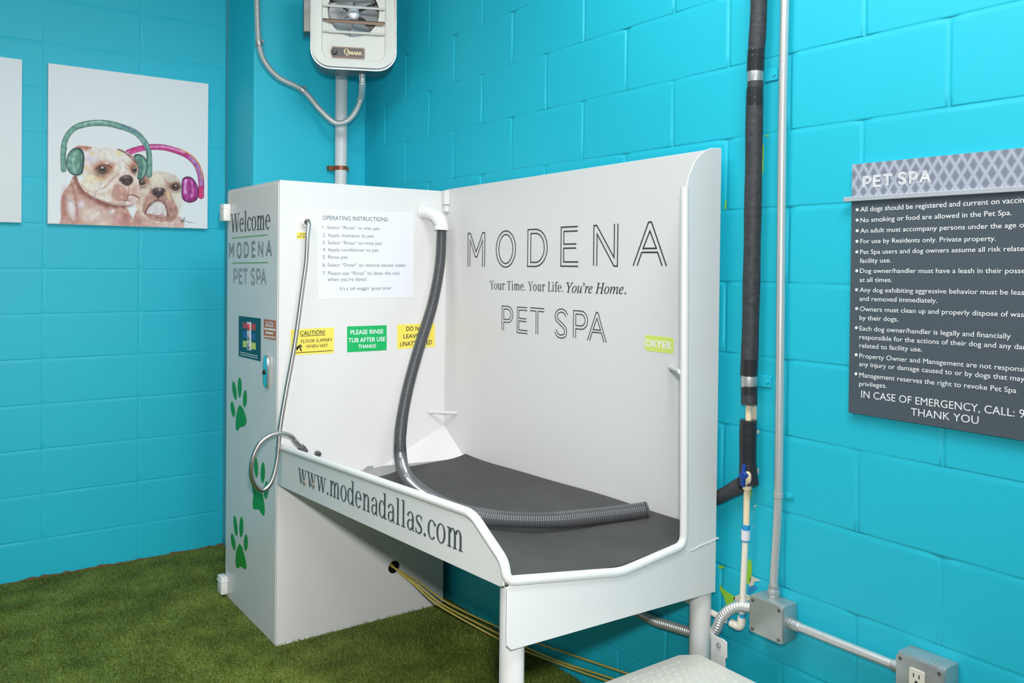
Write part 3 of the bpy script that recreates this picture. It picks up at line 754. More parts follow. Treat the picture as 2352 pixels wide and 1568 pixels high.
# basin: sloping floor and the raised sheet at the cabinet end
def zf(x, y):
    u = min(1, max(0, (3.09-y)/(3.09-YF))); k = (x-1.53)/0.36
    return 0.606+0.034*u+(0.030*k if k > 0 else -k*(0.004+0.028*u))
bm = bmesh.new(); g = []
for j in range(25):
    y = 3.0915+(YF+.001-3.0915)*j/24; g.append([bm.verts.new((x, y, max(zf(x, y), (.606+.0507*(3.06-y)) if i == 0 else 0))) for i, x in enumerate(np.linspace(X0+.001, XP-.001, 21))])
for r0, r1 in zip(g, g[1:]):
    for i in range(20): bm.faces.new((r0[i], r0[i+1], r1[i+1], r1[i]))
bmesh.ops.solidify(bm, geom=bm.faces[:], thickness=.003)
gz = on_x(1022, 975, XP)[2]; gb = (XP-.0008, 2.928, zf(XP, 2.928)+.0005); gc = (on_y(878, 1086, Y0)[0], Y0-.0008, zf(1.6, Y0)+.0005); ga = (XP-.0008, Y0-.0008, gz)
prism(bm, [ga, gb, gc], (.0005, .0005, -.003))                     # sloping corner gusset
finish('basin', bm, WHITE, parent=tub)
# tubular rail round the rim
rail = [on_x(650, 1030, X0-.001), on_x(1086, 1180, X0-.001), on_x(1159, 1290, X0-.001), on_y(1168, 1333, YF-.003), on_y(1428, 1313, YF-.003), on_y(1571, 1251, YF-.003), on_y(1573, 430, YF-.003)]
rail[0][1] = 3.090; rail[2][1] = YF+.004; rail[3][0] = X0+.002
bm = bmesh.new(); miter_tube(bm, rail, 0.0118, 16, 0.03); finish('rail', bm, WHITE, parent=tub, smooth=True)
# tie bars across two corners
for a, b in ((on_y(985, 946, Y0-.003), on_x(1050, 948, XP-.001)), (on_x(1538, 843, XP-.003), on_y(1562, 853, YF+.004))):
    bm = bmesh.new(); sweep(bm, catmull([a, b], 6), 0.0062, 12); finish('tie_bar', bm, WHITE, parent=tub, smooth=True)
bm = bmesh.new(); c0 = on_y(1020, 437, Y0); z1 = on_y(1020, 471, Y0)[2]
box(bm, c0[0]-.012, XP-.0005, Y0-.028, Y0-.0065, z1, c0[2]-.001, .002, 1); box(bm, c0[0]-.008, XP-.0005, Y0-.024, Y0-.0065, z1-.03, z1-.002, .002, 1)
finish('corner_bracket', bm, WHITE, parent=tub)
# legs
lx = on_y(1176, 1450, 1.662)[0]; rx = on_y(1608, 1420, 1.657)[0]
for x, y, zt in ((lx, 1.662, 0.666), (rx, 1.657, 0.514)):
    bm = bmesh.new(); lathe(bm, [(0.0305, 0), (0.0305, zt-ZF-.003)], (x, y, ZF), (0, 0, 1), 28); finish('leg', bm, WHITE, parent=tub, smooth=True)

# rubber mat in the basin
def mat_mesh():
    bm = bmesh.new(); m1, m2 = on_z(940, 1070, .630), on_z(880, 1092, .622); sl = (m1[1]-m2[1])/(m1[0]-m2[0])
    far = [(1.168, m2[1]-sl*(m2[0]-1.168)), (m2[0], m2[1]), (m1[0], m1[1]), (1.872, 2.915)]
    N, Mn = 40, 64; g = []
    fx = np.array([p[0] for p in far]); fy = np.array([p[1] for p in far])
    for j in range(Mn+1):
        v = j/Mn; row = []
        for i in range(N+1):
            x = 1.168+(1.872-1.168)*i/N; yf = np.interp(x, fx, fy); y = yf+(1.634-yf)*v
            z = zf(x, y)+0.0065+0.0015*vnoise(x, y, 6, 2)
            e = max(0, (x-1.80)/0.072); z += 0.018*e**2*(0.25+0.75*vnoise(0, y, 5, 5)) + 0.005*math.exp(-v*18)*(0.3+0.7*vnoise(x, 0, 7, 3))
            row.append(bm.verts.new((x, y, z)))
        g.append(row)
    for j in range(Mn):
        for i in range(N): bm.faces.new((g[j][i], g[j][i+1], g[j+1][i+1], g[j+1][i]))
    r = bmesh.ops.solidify(bm, geom=bm.faces[:], thickness=-0.004)
    return bm
bm = mat_mesh(); o = finish('rubber_mat', bm, RUBBER, root=(1.52, 2.3, 0.64), smooth=True)
tag(o, 'dark grey rubber mat lying in the white wash tub', 'mat')

# grey corrugated dryer hose
dh = thing('dryer_hose', 'thick grey ribbed dryer hose hanging down and lying across the mat', 'hose', tuple(e3))
hp = [e3+np.array([0, 0, .012]), e3+np.array([0, 0, -.03]), on_y(1010, 610, 2.985), on_y(993, 700, 2.965), on_y(962, 800, 2.93), on_y(935, 900, 2.89), on_y(920, 990, 2.84), on_y(921, 1055, 2.77)]
zm = 0.640+0.006+0.0235
hp += [on_z(936, 1098, zm+.028), on_z(985, 1140, zm+.006), on_z(1040, 1168, zm+.004), on_z(1110, 1186, zm+.005), on_z(1180, 1193, zm+.006), on_z(1270, 1194, zm+.007), on_z(1380, 1184, zm+.010), on_z(1484, 1171, zm+.020)]
bm = bmesh.new(); corrugated(bm, hp, 0.0224, 0.0064, 0.0040, 24, 1.7, 6, .0026); finish('hose', bm, HOSE, parent=dh, smooth=1.6)
t = hp[-1]-hp[-2]; t /= np.linalg.norm(t)
bm = bmesh.new(); lathe(bm, [(0.0252, -.004), (0.0252, 0.002), (0.021, 0.002), (0.021, -.003)], hp[-1], t, 24); finish('hose_cuff', bm, HOSE, parent=dh, smooth=True)

# steel spray hose
shz = thing('spray_hose', 'thin steel spray hose looped beside the cabinet corner', 'hose', FY.w(*FY.px(700, 511), 0.03))
pz = FY.px(700, 511)
pp = [(pz[0], Y0-.012, pz[1]), (pz[0]+.002, Y0-.034, pz[1]-.006), on_y(706, 545, 3.045), on_y(703, 600, 3.045), on_y(695, 660, 3.045), on_y(677, 790, 3.043), on_y(657, 900, 3.040), on_y(643, 985, 3.038), on_y(636, 1060, 3.036),
      on_y(622, 1108, 3.034), on_y(600, 1126, 3.03), on_y(581, 1104, 3.02), on_y(578, 1065, 3.012), on_y(592, 1025, 3.008), on_y(617, 1002, 3.006), on_y(645, 995, 3.006), on_y(668, 1001, 3.008), on_y(678, 1012, 3.012)]
bm = bmesh.new(); corrugated(bm, pp, 0.0088, 0.0030, 0.0004, 14, 1.0, 3); finish('hose', bm, STEEL, parent=shz, smooth=1.6)
a, b = on_y(678, 1012, 3.012), on_y(700, 1036, 3.02); d = b-a
bm = bmesh.new(); sweep(bm, [a-d*.1, a+d*.05, a+d*.5], [.0095, .0102, .0105], 16); finish('ferrule', bm, CHROME, parent=shz, smooth=True)
bm = bmesh.new(); sweep(bm, [a+d*.5, a+d*.55, a+d*.8, a+d*1.1], [.0105, .0125, .0135, .0115], 16); finish('nozzle', bm, mat('dark_nozzle', rgb(88, 84, 90), .4), parent=shz, smooth=True)

# yellow wires from the cable hole to the wall
for i, (pts, lab) in enumerate((
    ([(0, 0, 'h'), (960, 1335, 1.735), (1030, 1385, 1.80), (1147, 1441, 1.890), (1236, 1477, 1.9), (1312, 1503, 1.9), (1440, 1546, 1.9), (1600, 1600, 1.9)], 'uppermost yellow wire running from the cable hole'),
    ([(0, 0, 'h'), (955, 1340, 1.72), (1020, 1390, 1.785), (1147, 1456, 1.868), (1210, 1487, 1.885), (1290, 1520, 1.898), (1410, 1559, 1.9), (1600, 1622, 1.9)], 'middle yellow wire running from the cable hole'),
    ([(0, 0, 'h'), (950, 1341, 1.71), (1010, 1391, 1.765), (1147, 1468, 1.855), (1205, 1494, 1.878), (1300, 1530, 1.892), (1405, 1567, 1.897), (1600, 1634, 1.9)], 'lowest yellow wire running from the cable hole'))):
    P3 = [np.array([hole[0]+(i-1)*.005, Y0+.05, hole[1]+.005*i]), np.array([hole[0]+(i-1)*.005, Y0-.002, hole[1]-.003+.004*(1-i)])]
    P3 += [on_x(x, y, X) for x, y, X in pts[1:]]
    for p in P3: p[2] = max(p[2], 0.006)
    bm = bmesh.new(); sweep(bm, catmull(P3, 60), 0.0036, 8)
    tag(finish('yellow_wire', bm, WIRE, root=tuple(P3[1]), smooth=True), lab, 'wire', 'yellow wires under the tub')

# diamond plate step
zs, xs1, ys1 = 0.345, 1.822, 1.650
step = thing('step_platform', 'off-white diamond plate step beside the tub leg', 'step', (1.5, 1.45, ZF))
bm = bmesh.new(); prism(bm, [(1.20, 1.28, zs), (xs1-.012, 1.28, zs), (xs1, 1.292, zs), (xs1, ys1-.03, zs), (xs1-.05, ys1, zs), (1.24, ys1, zs), (1.20, ys1-.03, zs)], (0, 0, -.006)); bevel_sharp(bm, .0015, seg=1)
tread = finish('tread', bm, STEP, parent=step)
bm = bmesh.new()
for i in range(24):
    for j in range(16):
        x = 1.218+i*.0275+(.0137 if j % 2 else 0); y = 1.305+j*.0225
        if x > xs1-.02 or y > ys1-.02 or (x > xs1-.07 and y > ys1-.055): continue
        ang = math.radians(8 if (i+j) % 2 else 82)
        if j % 2: ang = math.radians(8 if (i+j) % 2 == 0 else 82)
        ca, sa = math.cos(ang), math.sin(ang); ring = []
        L, W = .0120, .0026
        for u, v in ((-1, 0), (-.5, -.85), (0, -1), (.5, -.85), (1, 0), (.5, .85), (0, 1), (-.5, .85)):
            ring.append(bm.verts.new((x+u*L*ca-v*W*sa, y+u*L*sa+v*W*ca, zs)))
        tp = [bm.verts.new((x+u*L*ca, y+u*L*sa, zs+.0017)) for u in (-.45, .45)]
        bm.faces.new((ring[0], ring[1], tp[0])); bm.faces.new((ring[1], ring[2], tp[0])); bm.faces.new((ring[2], tp[1], tp[0])); bm.faces.new((ring[2], ring[3], tp[1])); bm.faces.new((ring[3], ring[4], tp[1]))
        bm.faces.new((ring[4], ring[5], tp[1])); bm.faces.new((ring[5], ring[6], tp[1])); bm.faces.new((ring[6], tp[0], tp[1])); bm.faces.new((ring[6], ring[7], tp[0])); bm.faces.new((ring[7], ring[0], tp[0]))
finish('tread_pattern', bm, STEP, parent=tread)
bm = bmesh.new()
for x0_, x1_, y0_, y1_ in ((1.20, 1.206, 1.28, ys1-.03), (1.206, xs1-.012, 1.28, 1.286), (xs1-.006, xs1, 1.292, ys1-.05)): box(bm, x0_, x1_, y0_, y1_, zs-.045, zs-.0062)
finish('frame', bm, STEP, parent=step)
for x, y in ((1.22, 1.30), (1.79, 1.30), (1.22, 1.56), (1.79, 1.50)):
    bm = bmesh.new(); lathe(bm, [(.014, 0), (.014, zs-.0065-ZF)], (x, y, ZF), (0, 0, 1), 16); finish('leg', bm, STEP, parent=step, smooth=True)
FB = Face('x', 1.850)
bm = bmesh.new(); q = [FB.px(*p) for p in ((1632, 1449), (1640, 1459), (1662, 1469), (1669, 1476), (1669, 1511), (1665, 1514), (1665, 1533), (1655, 1540), (1632, 1528))]
q = [(a, b) for a, b in q]
prism(bm, [FB.w(a, b, 0) for a, b in q], (.004, 0, 0)); bevel_sharp(bm, .001, ang=.9, seg=1); brk = finish('bracket', bm, WHITE, parent=step)
c = FB.px(1652, 1481); bm = bmesh.new(); lathe(bm, [(.0075, 0), (.0075, .005), (.005, .0065)], FB.w(c[0], c[1], .0002), (-1, 0, 0), 6); finish('bolt', bm, GALV, parent=brk)

# ---------------------------------------------------------------- pipes and boxes on the right wall
XPIPE = 1.893
wp = thing('water_pipe', 'black foam covered water pipe with cream lower end on the blue wall', 'pipe', tuple(on_x(1722, 850, XPIPE)))
def sleeve(pts, r, m, name='foam_sleeve', lump=.0010, seg=20, n=60):
    bm = bmesh.new(); pp = catmull([on_x(x, y, XPIPE) for x, y in pts], n)
    sweep(bm, pp, r+rng.normal(0, lump*.16, n)+lump*.5*np.sin(np.arange(n)*.17), seg); return finish(name, bm, m, parent=wp, smooth=True)
sleeve([(1744, -60), (1743, 0), (1741, 60), (1737, 118)], .0222, FOAM)
sleeve([(1737, 114), (1735, 164)], .0228, TAPE, 'tape_wrap', n=16)
sleeve([(1735, 184), (1735, 206)], .0205, FOAM, n=12)
sleeve([(1734, 202), (1733, 247)], .0226, TAPE, 'tape_wrap', n=16)
sleeve([(1733, 244), (1729, 500), (1725, 700), (1722, 824)], .0228, FOAM, n=120)
sleeve([(1722, 822), (1720, 862)], .0232, TAPE, 'tape_wrap', lump=.0003, n=12)
sleeve([(1721, 886), (1721, 905)], .0218, TAPE, 'tape_wrap', lump=.0003, n=10)
sleeve([(1721, 903), (1721, 928)], .0212, FOAM, n=10)
sleeve([(1719, 964), (1718, 1010), (1718, 1062)], .0226, TAPE, 'tape_wrap', n=24)
bm = bmesh.new(); pp = catmull([on_x(1718, 1060, XPIPE), on_x(1719, 1090, XPIPE), on_x(1721, 1113, XPIPE)], 16); sweep(bm, pp, np.linspace(.0228, .0268, 16), 20); finish('tape_wrap', bm, TAPE, parent=wp, smooth=True)
bm = bmesh.new(); pp = catmull([on_x(1706, 1112, XPIPE), on_x(1680, 1126, XPIPE+.003), on_x(1656, 1139, XPIPE+.010), on_x(1632, 1150, XPIPE+.012)], 24); sweep(bm, pp, np.linspace(.0220, .0172, 24)+.0005*np.sin(np.arange(24)*.5), 20); finish('branch_sleeve', bm, FOAM, parent=wp, smooth=True)
for (x0, y0), (x1, y1) in (((1735, 160), (1735, 188)), ((1721, 860), (1720, 888))):     # bare pipe inside the straps
    a, b = on_x(x0, y0, XPIPE), on_x(x1, y1, XPIPE)
    bm = bmesh.new(); lathe(bm, [(.0214, 0), (.0218, .002), (.0218, np.linalg.norm(b-a)-.002), (.0214, np.linalg.norm(b-a))], a, b-a, 24)
    cz = (a+b)/2; hz = (a[2]-b[2])/2-.001
    s = finish('pipe_strap', bm, GALV, parent=wp, smooth=True)
    bm = bmesh.new(); box(bm, XR-.0045, XR-.0006, cz[1]-.052, cz[1]-.010, cz[2]-hz, cz[2]+hz, .001, 1); lathe(bm, [(.005, 0), (.004, .003)], (XR-.0047, cz[1]-.042, cz[2]), (-1, 0, 0), 10)
    finish('strap_ear', bm, TEAL, parent=s)
def pvc(pts, r, m, name, n=24, seg=16):
    bm = bmesh.new(); sweep(bm, catmull([on_x(x, y, XPIPE) for x, y in pts], n), r, seg); return finish(name, bm, m, parent=wp, smooth=True)
pvc([(1720, 920), (1719, 970)], .0085, CREAM, 'pipe')
pvc([(1716, 1100), (1714, 1212)], .0088, CREAM, 'pipe')
pvc([(1713, 1215), (1704, 1418)], .0086, PVC, 'pipe')
c = [on_x(1714, 1204, XPIPE), on_x(1712, 1242, XPIPE)]
bm = bmesh.new(); lathe(bm, [(.0112, 0), (.0112, np.linalg.norm(c[1]-c[0]))], c[0], c[1]-c[0], 18); finish('coupling', bm, PRIMER, parent=wp, smooth=True)
c = [on_x(1713, 1216, XPIPE), on_x(1712, 1239, XPIPE)]
bm = bmesh.new(); lathe(bm, [(.0120, 0), (.0120, np.linalg.norm(c[1]-c[0]))], c[0], c[1]-c[0], 18); lab = finish('label_tag', bm, PAPER, parent=wp, smooth=True)
c = [on_x(1706, 1408, XPIPE), on_x(1705, 1418, XPIPE)]
bm = bmesh.new(); lathe(bm, [(.0092, 0), (.0092, np.linalg.norm(c[1]-c[0]))], c[0], c[1]-c[0], 18); finish('primer_band', bm, PRIMER, parent=wp, smooth=True)
a0, a1, a2 = on_x(1704, 1416, XPIPE), on_x(1702, 1441, XPIPE), on_x(1688, 1434, XPIPE)
bm = bmesh.new(); miter_tube(bm, [a0, a1, a1+(a2-a1)*1.6], .0115, 18, .016); finish('elbow', bm, PVC, parent=wp, smooth=True)
d = on_x(1640, 1409, XPIPE)-a1
bm = bmesh.new(); sweep(bm, catmull([a1+d*.25, a1+d*1.02, a1+d*2.4], 12), .0086, 16); finish('pipe', bm, PVC, parent=wp, smooth=True)
bm = bmesh.new(); sweep(bm, catmull([a1+d*.30, a1+d*.44], 6), .0092, 16); finish('primer_band', bm, PRIMER, parent=wp, smooth=True)
# ball valve
v0, v1 = on_x(1716, 1084, XPIPE-.023), on_x(1716, 1121, XPIPE-.010)
bm = bmesh.new(); dd = v1-v0; L = np.linalg.norm(dd); lathe(bm, [(.006, 0), (.0105, .005), (.0125, L*.5), (.0110, L*.62), (.0125, L*.66), (.0125, L)], v0, dd, 20)
lathe(bm, [(.009, 0), (.009, .016)], v0+dd*.45, (-1, .25, 0), 16)
val = finish('valve', bm, CREAM, parent=wp, smooth=True)
FH = Face('x', XPIPE-.046)
bm = bmesh.new(); c = FH.px(1706, 1097)
hpts = [FH.px(*C2(*p)) for p in ((246, 1208), (264, 1200), (271, 1212), (266, 1275), (292, 1300), (280, 1325), (262, 1332), (262, 1408), (238, 1406), (232, 1330), (216, 1310), (222, 1284), (240, 1275))]
prism(bm, [FH.w(p[0], p[1], 0) for p in hpts], (.012, 0, 0)); bevel_sharp(bm, .003, ang=.5); finish('handle', bm, BLUEP, parent=val, smooth=True)

# upright conduit
XCO = 1.905
cd = thing('conduit', 'tall silver upright conduit beside the black pipe', 'conduit', tuple(on_x(1779, 1350, XCO)))
bm = bmesh.new(); sweep(bm, catmull([on_x(x, y, XCO) for x, y in ((1804, -60), (1803, 0), (1797, 300), (1793, 700), (1790, 1000), (1788, 1137), (1784, 1230), (1778, 1330), (1777, 1360))], 60), .0112, 20); finish('tube', bm, EMT, parent=cd, smooth=True)
bm = bmesh.new(); a, b = on_x(1788, 1131, XCO), on_x(1788, 1142, XCO); lathe(bm, [(.0128, 0), (.0128, np.linalg.norm(b-a))], a, b-a, 20); s = finish('strap', bm, EMT, parent=cd, smooth=True)
c = (a+b)/2; bm = bmesh.new(); box(bm, XR-.0045, XR-.0006, c[1]-.034, c[1]-.008, c[2]-.008, c[2]+.008, .001, 1); lathe(bm, [(.004, 0), (.003, .003)], (XR-.0047, c[1]-.026, c[2]), (-1, 0, 0), 10); finish('strap_ear', bm, TEAL, parent=s)
bm = bmesh.new(); a, b = on_x(1778, 1342, XCO), on_x(1777, 1369, XCO); L = np.linalg.norm(b-a); lathe(bm, [(.0135, 0), (.0145, L*.15), (.0145, L*.35), (.0155, L*.4), (.0175, L*.6), (.0175, L*.8), (.0150, L)], a, b-a, 8); finish('connector', bm, GALV, parent=cd)

# junction box
XB = 1.862                                             # face of the boxes
FJ = Face('x', XB)
def wallbox(name, quad, label, cat):
    (a0, b0), (a1, b1) = quad
    t = thing(name, label, cat, FJ.w((a0+a1)/2, (b0+b1)/2, 0))
    bm = bmesh.new(); box(bm, XB+.003, XR-.0012, -a1, -a0, b0, b1, .005, 2); finish('body', bm, GALV, parent=t, smooth=True)
    return t
j0, j1 = FJ.px(1723, 1463), FJ.px(1796, 1391)
jb0 = FJ.px(1722, 1366); ja0, ja1 = FJ.px(1721, 1400)[0], FJ.px(1798, 1430)[0]
jt, jbm = FJ.px(1721, 1364)[1], FJ.px(1722, 1449)[1]
jb = wallbox('junction_box', ((ja0, jbm), (ja1, jt)), 'square grey junction box under the upright conduit', 'electrical box')
bm = bmesh.new(); rr = rrect(ja0+.001, ja1-.001, jbm+.001, jt-.001, .008, 5); prism(bm, [FJ.w(a, b, .0008) for a, b in rr], (.0022, 0, 0)); bevel_sharp(bm, .0007, seg=1); cov = finish('cover_plate', bm, GALV, parent=jb)
for a, b in ((ja0+.012, jt-.012), (ja1-.012, jbm+.010), (ja0+.012, jbm+.010), (ja1-.012, jt-.012)):
    bm = bmesh.new(); lathe(bm, [(.0048, 0), (.0040, .0022)], FJ.w(a, b, .0009), (-1, 0, 0), 12); finish('screw', bm, DARKSTEEL, parent=cov)
# outlet box
oa0, oa1 = FJ.px(2059, 1520)[0], FJ.px(2171, 1560)[0]
ot = FJ.px(2064, 1495)[1]; ob_ = ot-(oa1-oa0)*1.02
ob = wallbox('outlet_box', ((oa0, ob_), (oa1, ot)), 'grey outlet box with ivory receptacle at lower right', 'electrical outlet')
bm = bmesh.new(); rr = rrect(oa0+.0008, oa1-.0008, ob_+.001, ot-.001, .012, 5); prism(bm, [FJ.w(a, b, .0045) for a, b in rr], (.0058, 0, 0)); bevel_sharp(bm, .0022, seg=2); cov = finish('cover_plate', bm, GALV, parent=ob, smooth=True)
for a, b in ((oa0+.011, ot-.012), (oa1-.011, ot-.012), (oa0+.011, ob_+.012), (oa1-.011, ob_+.012)):
    bm = bmesh.new(); lathe(bm, [(.0042, 0), (.0036, .002)], FJ.w(a, b, .0046), (-1, 0, 0), 12); finish('screw', bm, DARKSTEEL, parent=cov)
OC = Crop(1800, 1340, 4.261); FO = Face('x', XB-.0048)
ra0, ra1 = FO.px(*OC(1232, 860))[0], FO.px(*OC(1386, 880))[0]; rt = FO.px(*OC(1310, 838))[1]
w = ra1-ra0
bm = bmesh.new(); rr = rrect(ra0, ra1, rt-w*2.15, rt, .005, 4); prism(bm, [FO.w(a, b, .003) for a, b in rr], (.0028, 0, 0)); bevel_sharp(bm, .001, seg=1); rec = finish('receptacle', bm, OUTLET, parent=ob)
bm = bmesh.new()
for k in (0, 1):
    bt = rt-w*.30-k*w*1.1
    for u in (.30, .66): face_poly(bm, FO, [(ra0+w*u-.0011, bt-.0085), (ra0+w*u+.0011, bt-.0085), (ra0+w*u+.0011, bt+.0005), (ra0+w*u-.0011, bt+.0005)], .0034, .0005)
    face_poly(bm, FO, [(ra0+w*.48+.0034*math.cos(t), bt-.018+.0034*math.sin(t)) for t in np.linspace(0, 6.283, 12, endpoint=False)], .0034, .0005)
face_poly(bm, FO, [(ra0+.001, rt-w*1.10), (ra1-.001, rt-w*1.10), (ra1-.001, rt-w*1.06), (ra0+.001, rt-w*1.06)], .0034, .0005)
finish('slots', bm, DARK, parent=rec)
# sloping conduit between the boxes
xh = XCO-.010
h0, h1 = on_x(1822, 1434, xh), on_x(2058, 1529, xh)
zc = (h0[2]+h1[2])/2
hc = thing('conduit', 'short grey level conduit joining the two electrical boxes', 'conduit', ((xh), (h0[1]+h1[1])/2, zc))
yb0, yb1 = -ja1-.0005, -oa0+.0005
bm = bmesh.new(); sweep(bm, [np.array([xh, yb0, h0[2]]), np.array([xh, (yb0+yb1)/2, zc]), np.array([xh, yb1, h1[2]])], .0112, 20); finish('tube', bm, EMT, parent=hc, smooth=True)
for y, s, z in ((yb0, -1, h0[2]), (yb1, 1, h1[2])):
    bm = bmesh.new(); lathe(bm, [(.0165, 0), (.0165, .006), (.0142, .007), (.0142, .026), (.013, .028)], (xh, y, z), (0, s, 0), 16); finish('connector', bm, GALV, parent=hc)
# flexible conduit from the junction box behind the tub leg
fx = thing('flexible_conduit', 'silver ribbed flexible conduit curling behind the tub leg', 'flexible conduit', tuple(on_x(1660, 1400, 1.88)))
fp = [np.array([1.890, -ja0+.002, on_x(1722, 1392, 1.89)[2]])]+[on_x(x, y, X) for x, y, X in ((1700, 1392, 1.888), (1676, 1400, 1.884), (1657, 1418, 1.882), (1645, 1445, 1.884), (1625, 1461, 1.888), (1590, 1452, 1.894), (1540, 1437, 1.897), (1500, 1424, 1.899), (1460, 1402, 1.90), (1400, 1360, 1.90))]
bm = bmesh.new(); corrugated(bm, fp, .0152, .0088, .0046, 20, .8, 5); finish('tube', bm, CHROME if False else EMT, parent=fx, smooth=1.6)

# ---------------------------------------------------------------- heater on the pilaster
pole = thing('support_pole', 'white upright pole behind the cabinet under the heater', 'pole', (on_y(783, 385, 3.925)[0], 3.925, ZF))
pxp, pyp = pole.location[0], 3.925
bm = bmesh.new(); pt = [on_y(783, 420, 3.925), on_y(783, 300, 3.925), on_y(782, 172, 3.925)]
lathe(bm, [(.0300, 0), (.0300, 2.75)], (pxp, pyp, ZF), (0, 0, 1), 28); finish('tube', bm, WHITE, parent=pole, smooth=True)
zc = on_y(783, 385, 3.90)[2]
bm = bmesh.new(); lathe(bm, [(.0325, -.010), (.0325, .010)], (pxp, pyp, zc), (0, 0, 1), 28); cl = finish('pipe_clamp', bm, COPPER, parent=pole, smooth=True)
a = on_y(754, 385, 3.95)[0]
for e0, e1, t0 in ((a, pxp-.028, a), (pxp+.028, pxp+.050, pxp+.044)):
    bm = bmesh.new(); box(bm, e0, e1, 3.940, 3.946, zc-.012, zc+.011, .001, 1); box(bm, t0, t0+.006, 3.9455, YK-.001, zc-.012, zc+.011); finish('clamp_ear', bm, COPPER, parent=cl)

HD = 3.84; haz = math.radians(25.1)
hx, hy = math.sin(haz)*HD, math.cos(haz)*HD
dd = ray(817, 153); dd = dd/np.hypot(dd[0], dd[1]); hz = CAM_H+dd[2]*HD
ht = thing('unit_heater', 'cream fan heater with louvers hanging on the blue pilaster', 'heater', (hx, hy, hz), -haz)
K = HD*math.cos(haz-YAW)/FPX/math.cos(haz-YAW)          # metres for one photo pixel on the heater face
k8 = K/8.252
def ha(x): return (x-1120)*k8/1.0
def hb(y): return (1262-y)*k8
W2, HT, DEP = 0.1765, 0.46, 0.155
def ring_solid(bm, out, inn, y0, y1):
    n = len(out); A = [[bm.verts.new((p[0], y, p[1])) for p in L] for L, y in ((out, y0), (inn, y0), (out, y1), (inn, y1))]
    for i in range(n):
        j = (i+1) % n
        bm.faces.new((A[0][i], A[0][j], A[1][j], A[1][i])); bm.faces.new((A[2][i], A[2][j], A[3][j], A[3][i]))
        bm.faces.new((A[0][i], A[0][j], A[2][j], A[2][i])); bm.faces.new((A[1][i], A[1][j], A[3][j], A[3][i]))
def HL(name, bm, m, parent, smooth=None): return finish(name, bm, m, parent=parent, local=True, smooth=smooth)
bm = bmesh.new(); ring_solid(bm, rrect(-W2-.008, W2+.008, -.012, HT, .085, 8), rrect(-W2+.004, W2-.004, 0, HT-.012, .075, 8), .012, DEP); shell = HL('housing', bm, DARKSTEEL, ht, True)
bm = bmesh.new(); ring_solid(bm, rrect(-W2-.0085, W2+.0085, -.0125, HT, .085, 8), rrect(-W2+.003, W2-.003, 0, HT-.01, .075, 8), .004, .0115); bevel_sharp(bm, .002); HL('trim_band', bm, GALV, ht, True)
inner = rrect(ha(545), ha(1690), hb(1135), HT-.05, .040, 8)
bm = bmesh.new(); ring_solid(bm, rrect(-W2, W2, 0, HT-.008, .078, 8), inner, -.006, .006); bevel_sharp(bm, .005, seg=3); HL('front_frame', bm, BEIGE, ht, True)
# recessed front panel with the round fan opening
fc = (ha(1108), hb(240)); fr = 472*k8
bm = bmesh.new(); o = [bm.verts.new((p[0], .004, p[1])) for p in inner]; i_ = [bm.verts.new((fc[0]+fr*math.cos(t), .004, fc[1]+fr*math.sin(t))) for t in np.linspace(0, 2*math.pi, 48, endpoint=False)]
ed = [bm.edges.new((L[i], L[(i+1) % len(L)])) for L in (o, i_) for i in range(len(L))]
bmesh.ops.triangle_fill(bm, use_beauty=True, use_dissolve=False, edges=ed)
r2 = [bm.verts.new((v.co.x, .014, v.co.z)) for v in i_]
for i in range(48): bm.faces.new((i_[i], i_[(i+1) % 48], r2[(i+1) % 48], r2[i]))
HL('front_panel', bm, BEIGE, ht)
bm = bmesh.new(); prism(bm, [(p[0], DEP-.001, p[1]) for p in rrect(-W2+.002, W2-.002, .002, HT-.014, .073, 8)], (0, -.005, 0)); HL('rear_plate', bm, BEIGE, ht)
# fan
bm = bmesh.new(); lathe(bm, [(.026, 0), (.026, .004), (.020, .008), (.010, .010)], (fc[0], .040, fc[1]), (0, -1, 0), 28); fan = HL('fan_hub', bm, ALU, ht, True)
for a0 in (2, 62, 118, 182, 238, 292):
    bm = bmesh.new(); g = []
    for i in range(7):
        r = .020+(fr*.95-.020)*i/6; half = math.radians(30 if i > 3 else 16+i*4.5); row = []
        for j in range(7):
            t = math.radians(a0)+half*(j/3-1)*(1 if i < 6 else .8); row.append(bm.verts.new((fc[0]+r*math.cos(t), .046+.030*(j/6-.5)*min(1, i/2.5)+.004*i/6, fc[1]+r*math.sin(t))))
        g.append(row)
    for i in range(6):
        for j in range(6): bm.faces.new((g[i][j], g[i][j+1], g[i+1][j+1], g[i+1][j]))
    bmesh.ops.solidify(bm, geom=bm.faces[:], thickness=.0015)
    HL('fan_blade', bm, ALU, fan, 1.0)
bm = bmesh.new()
for t in (20, 110, 200, 290): lathe(bm, [(.0026, 0), (.0026, .001)], (fc[0]+.013*math.cos(math.radians(t)), .0335, fc[1]+.013*math.sin(math.radians(t))), (0, -1, 0), 10)
HL('hub_screws', bm, DARK, fan)
bm = bmesh.new(); lathe(bm, [(.045, 0), (.045, .05)], (fc[0], DEP-.06, fc[1]), (0, 1, 0), 24); HL('motor', bm, DARKSTEEL, ht, True)
for t in (35, 145, 215, 325):
    bm = bmesh.new(); sweep(bm, [np.array([fc[0]+.04*math.cos(math.radians(t)), .095, fc[1]+.04*math.sin(math.radians(t))]), np.array([fc[0]+.125*math.cos(math.radians(t)), .095, fc[1]+.125*math.sin(math.radians(t))])], .004, 8); HL('motor_bracket', bm, DARKSTEEL, ht)
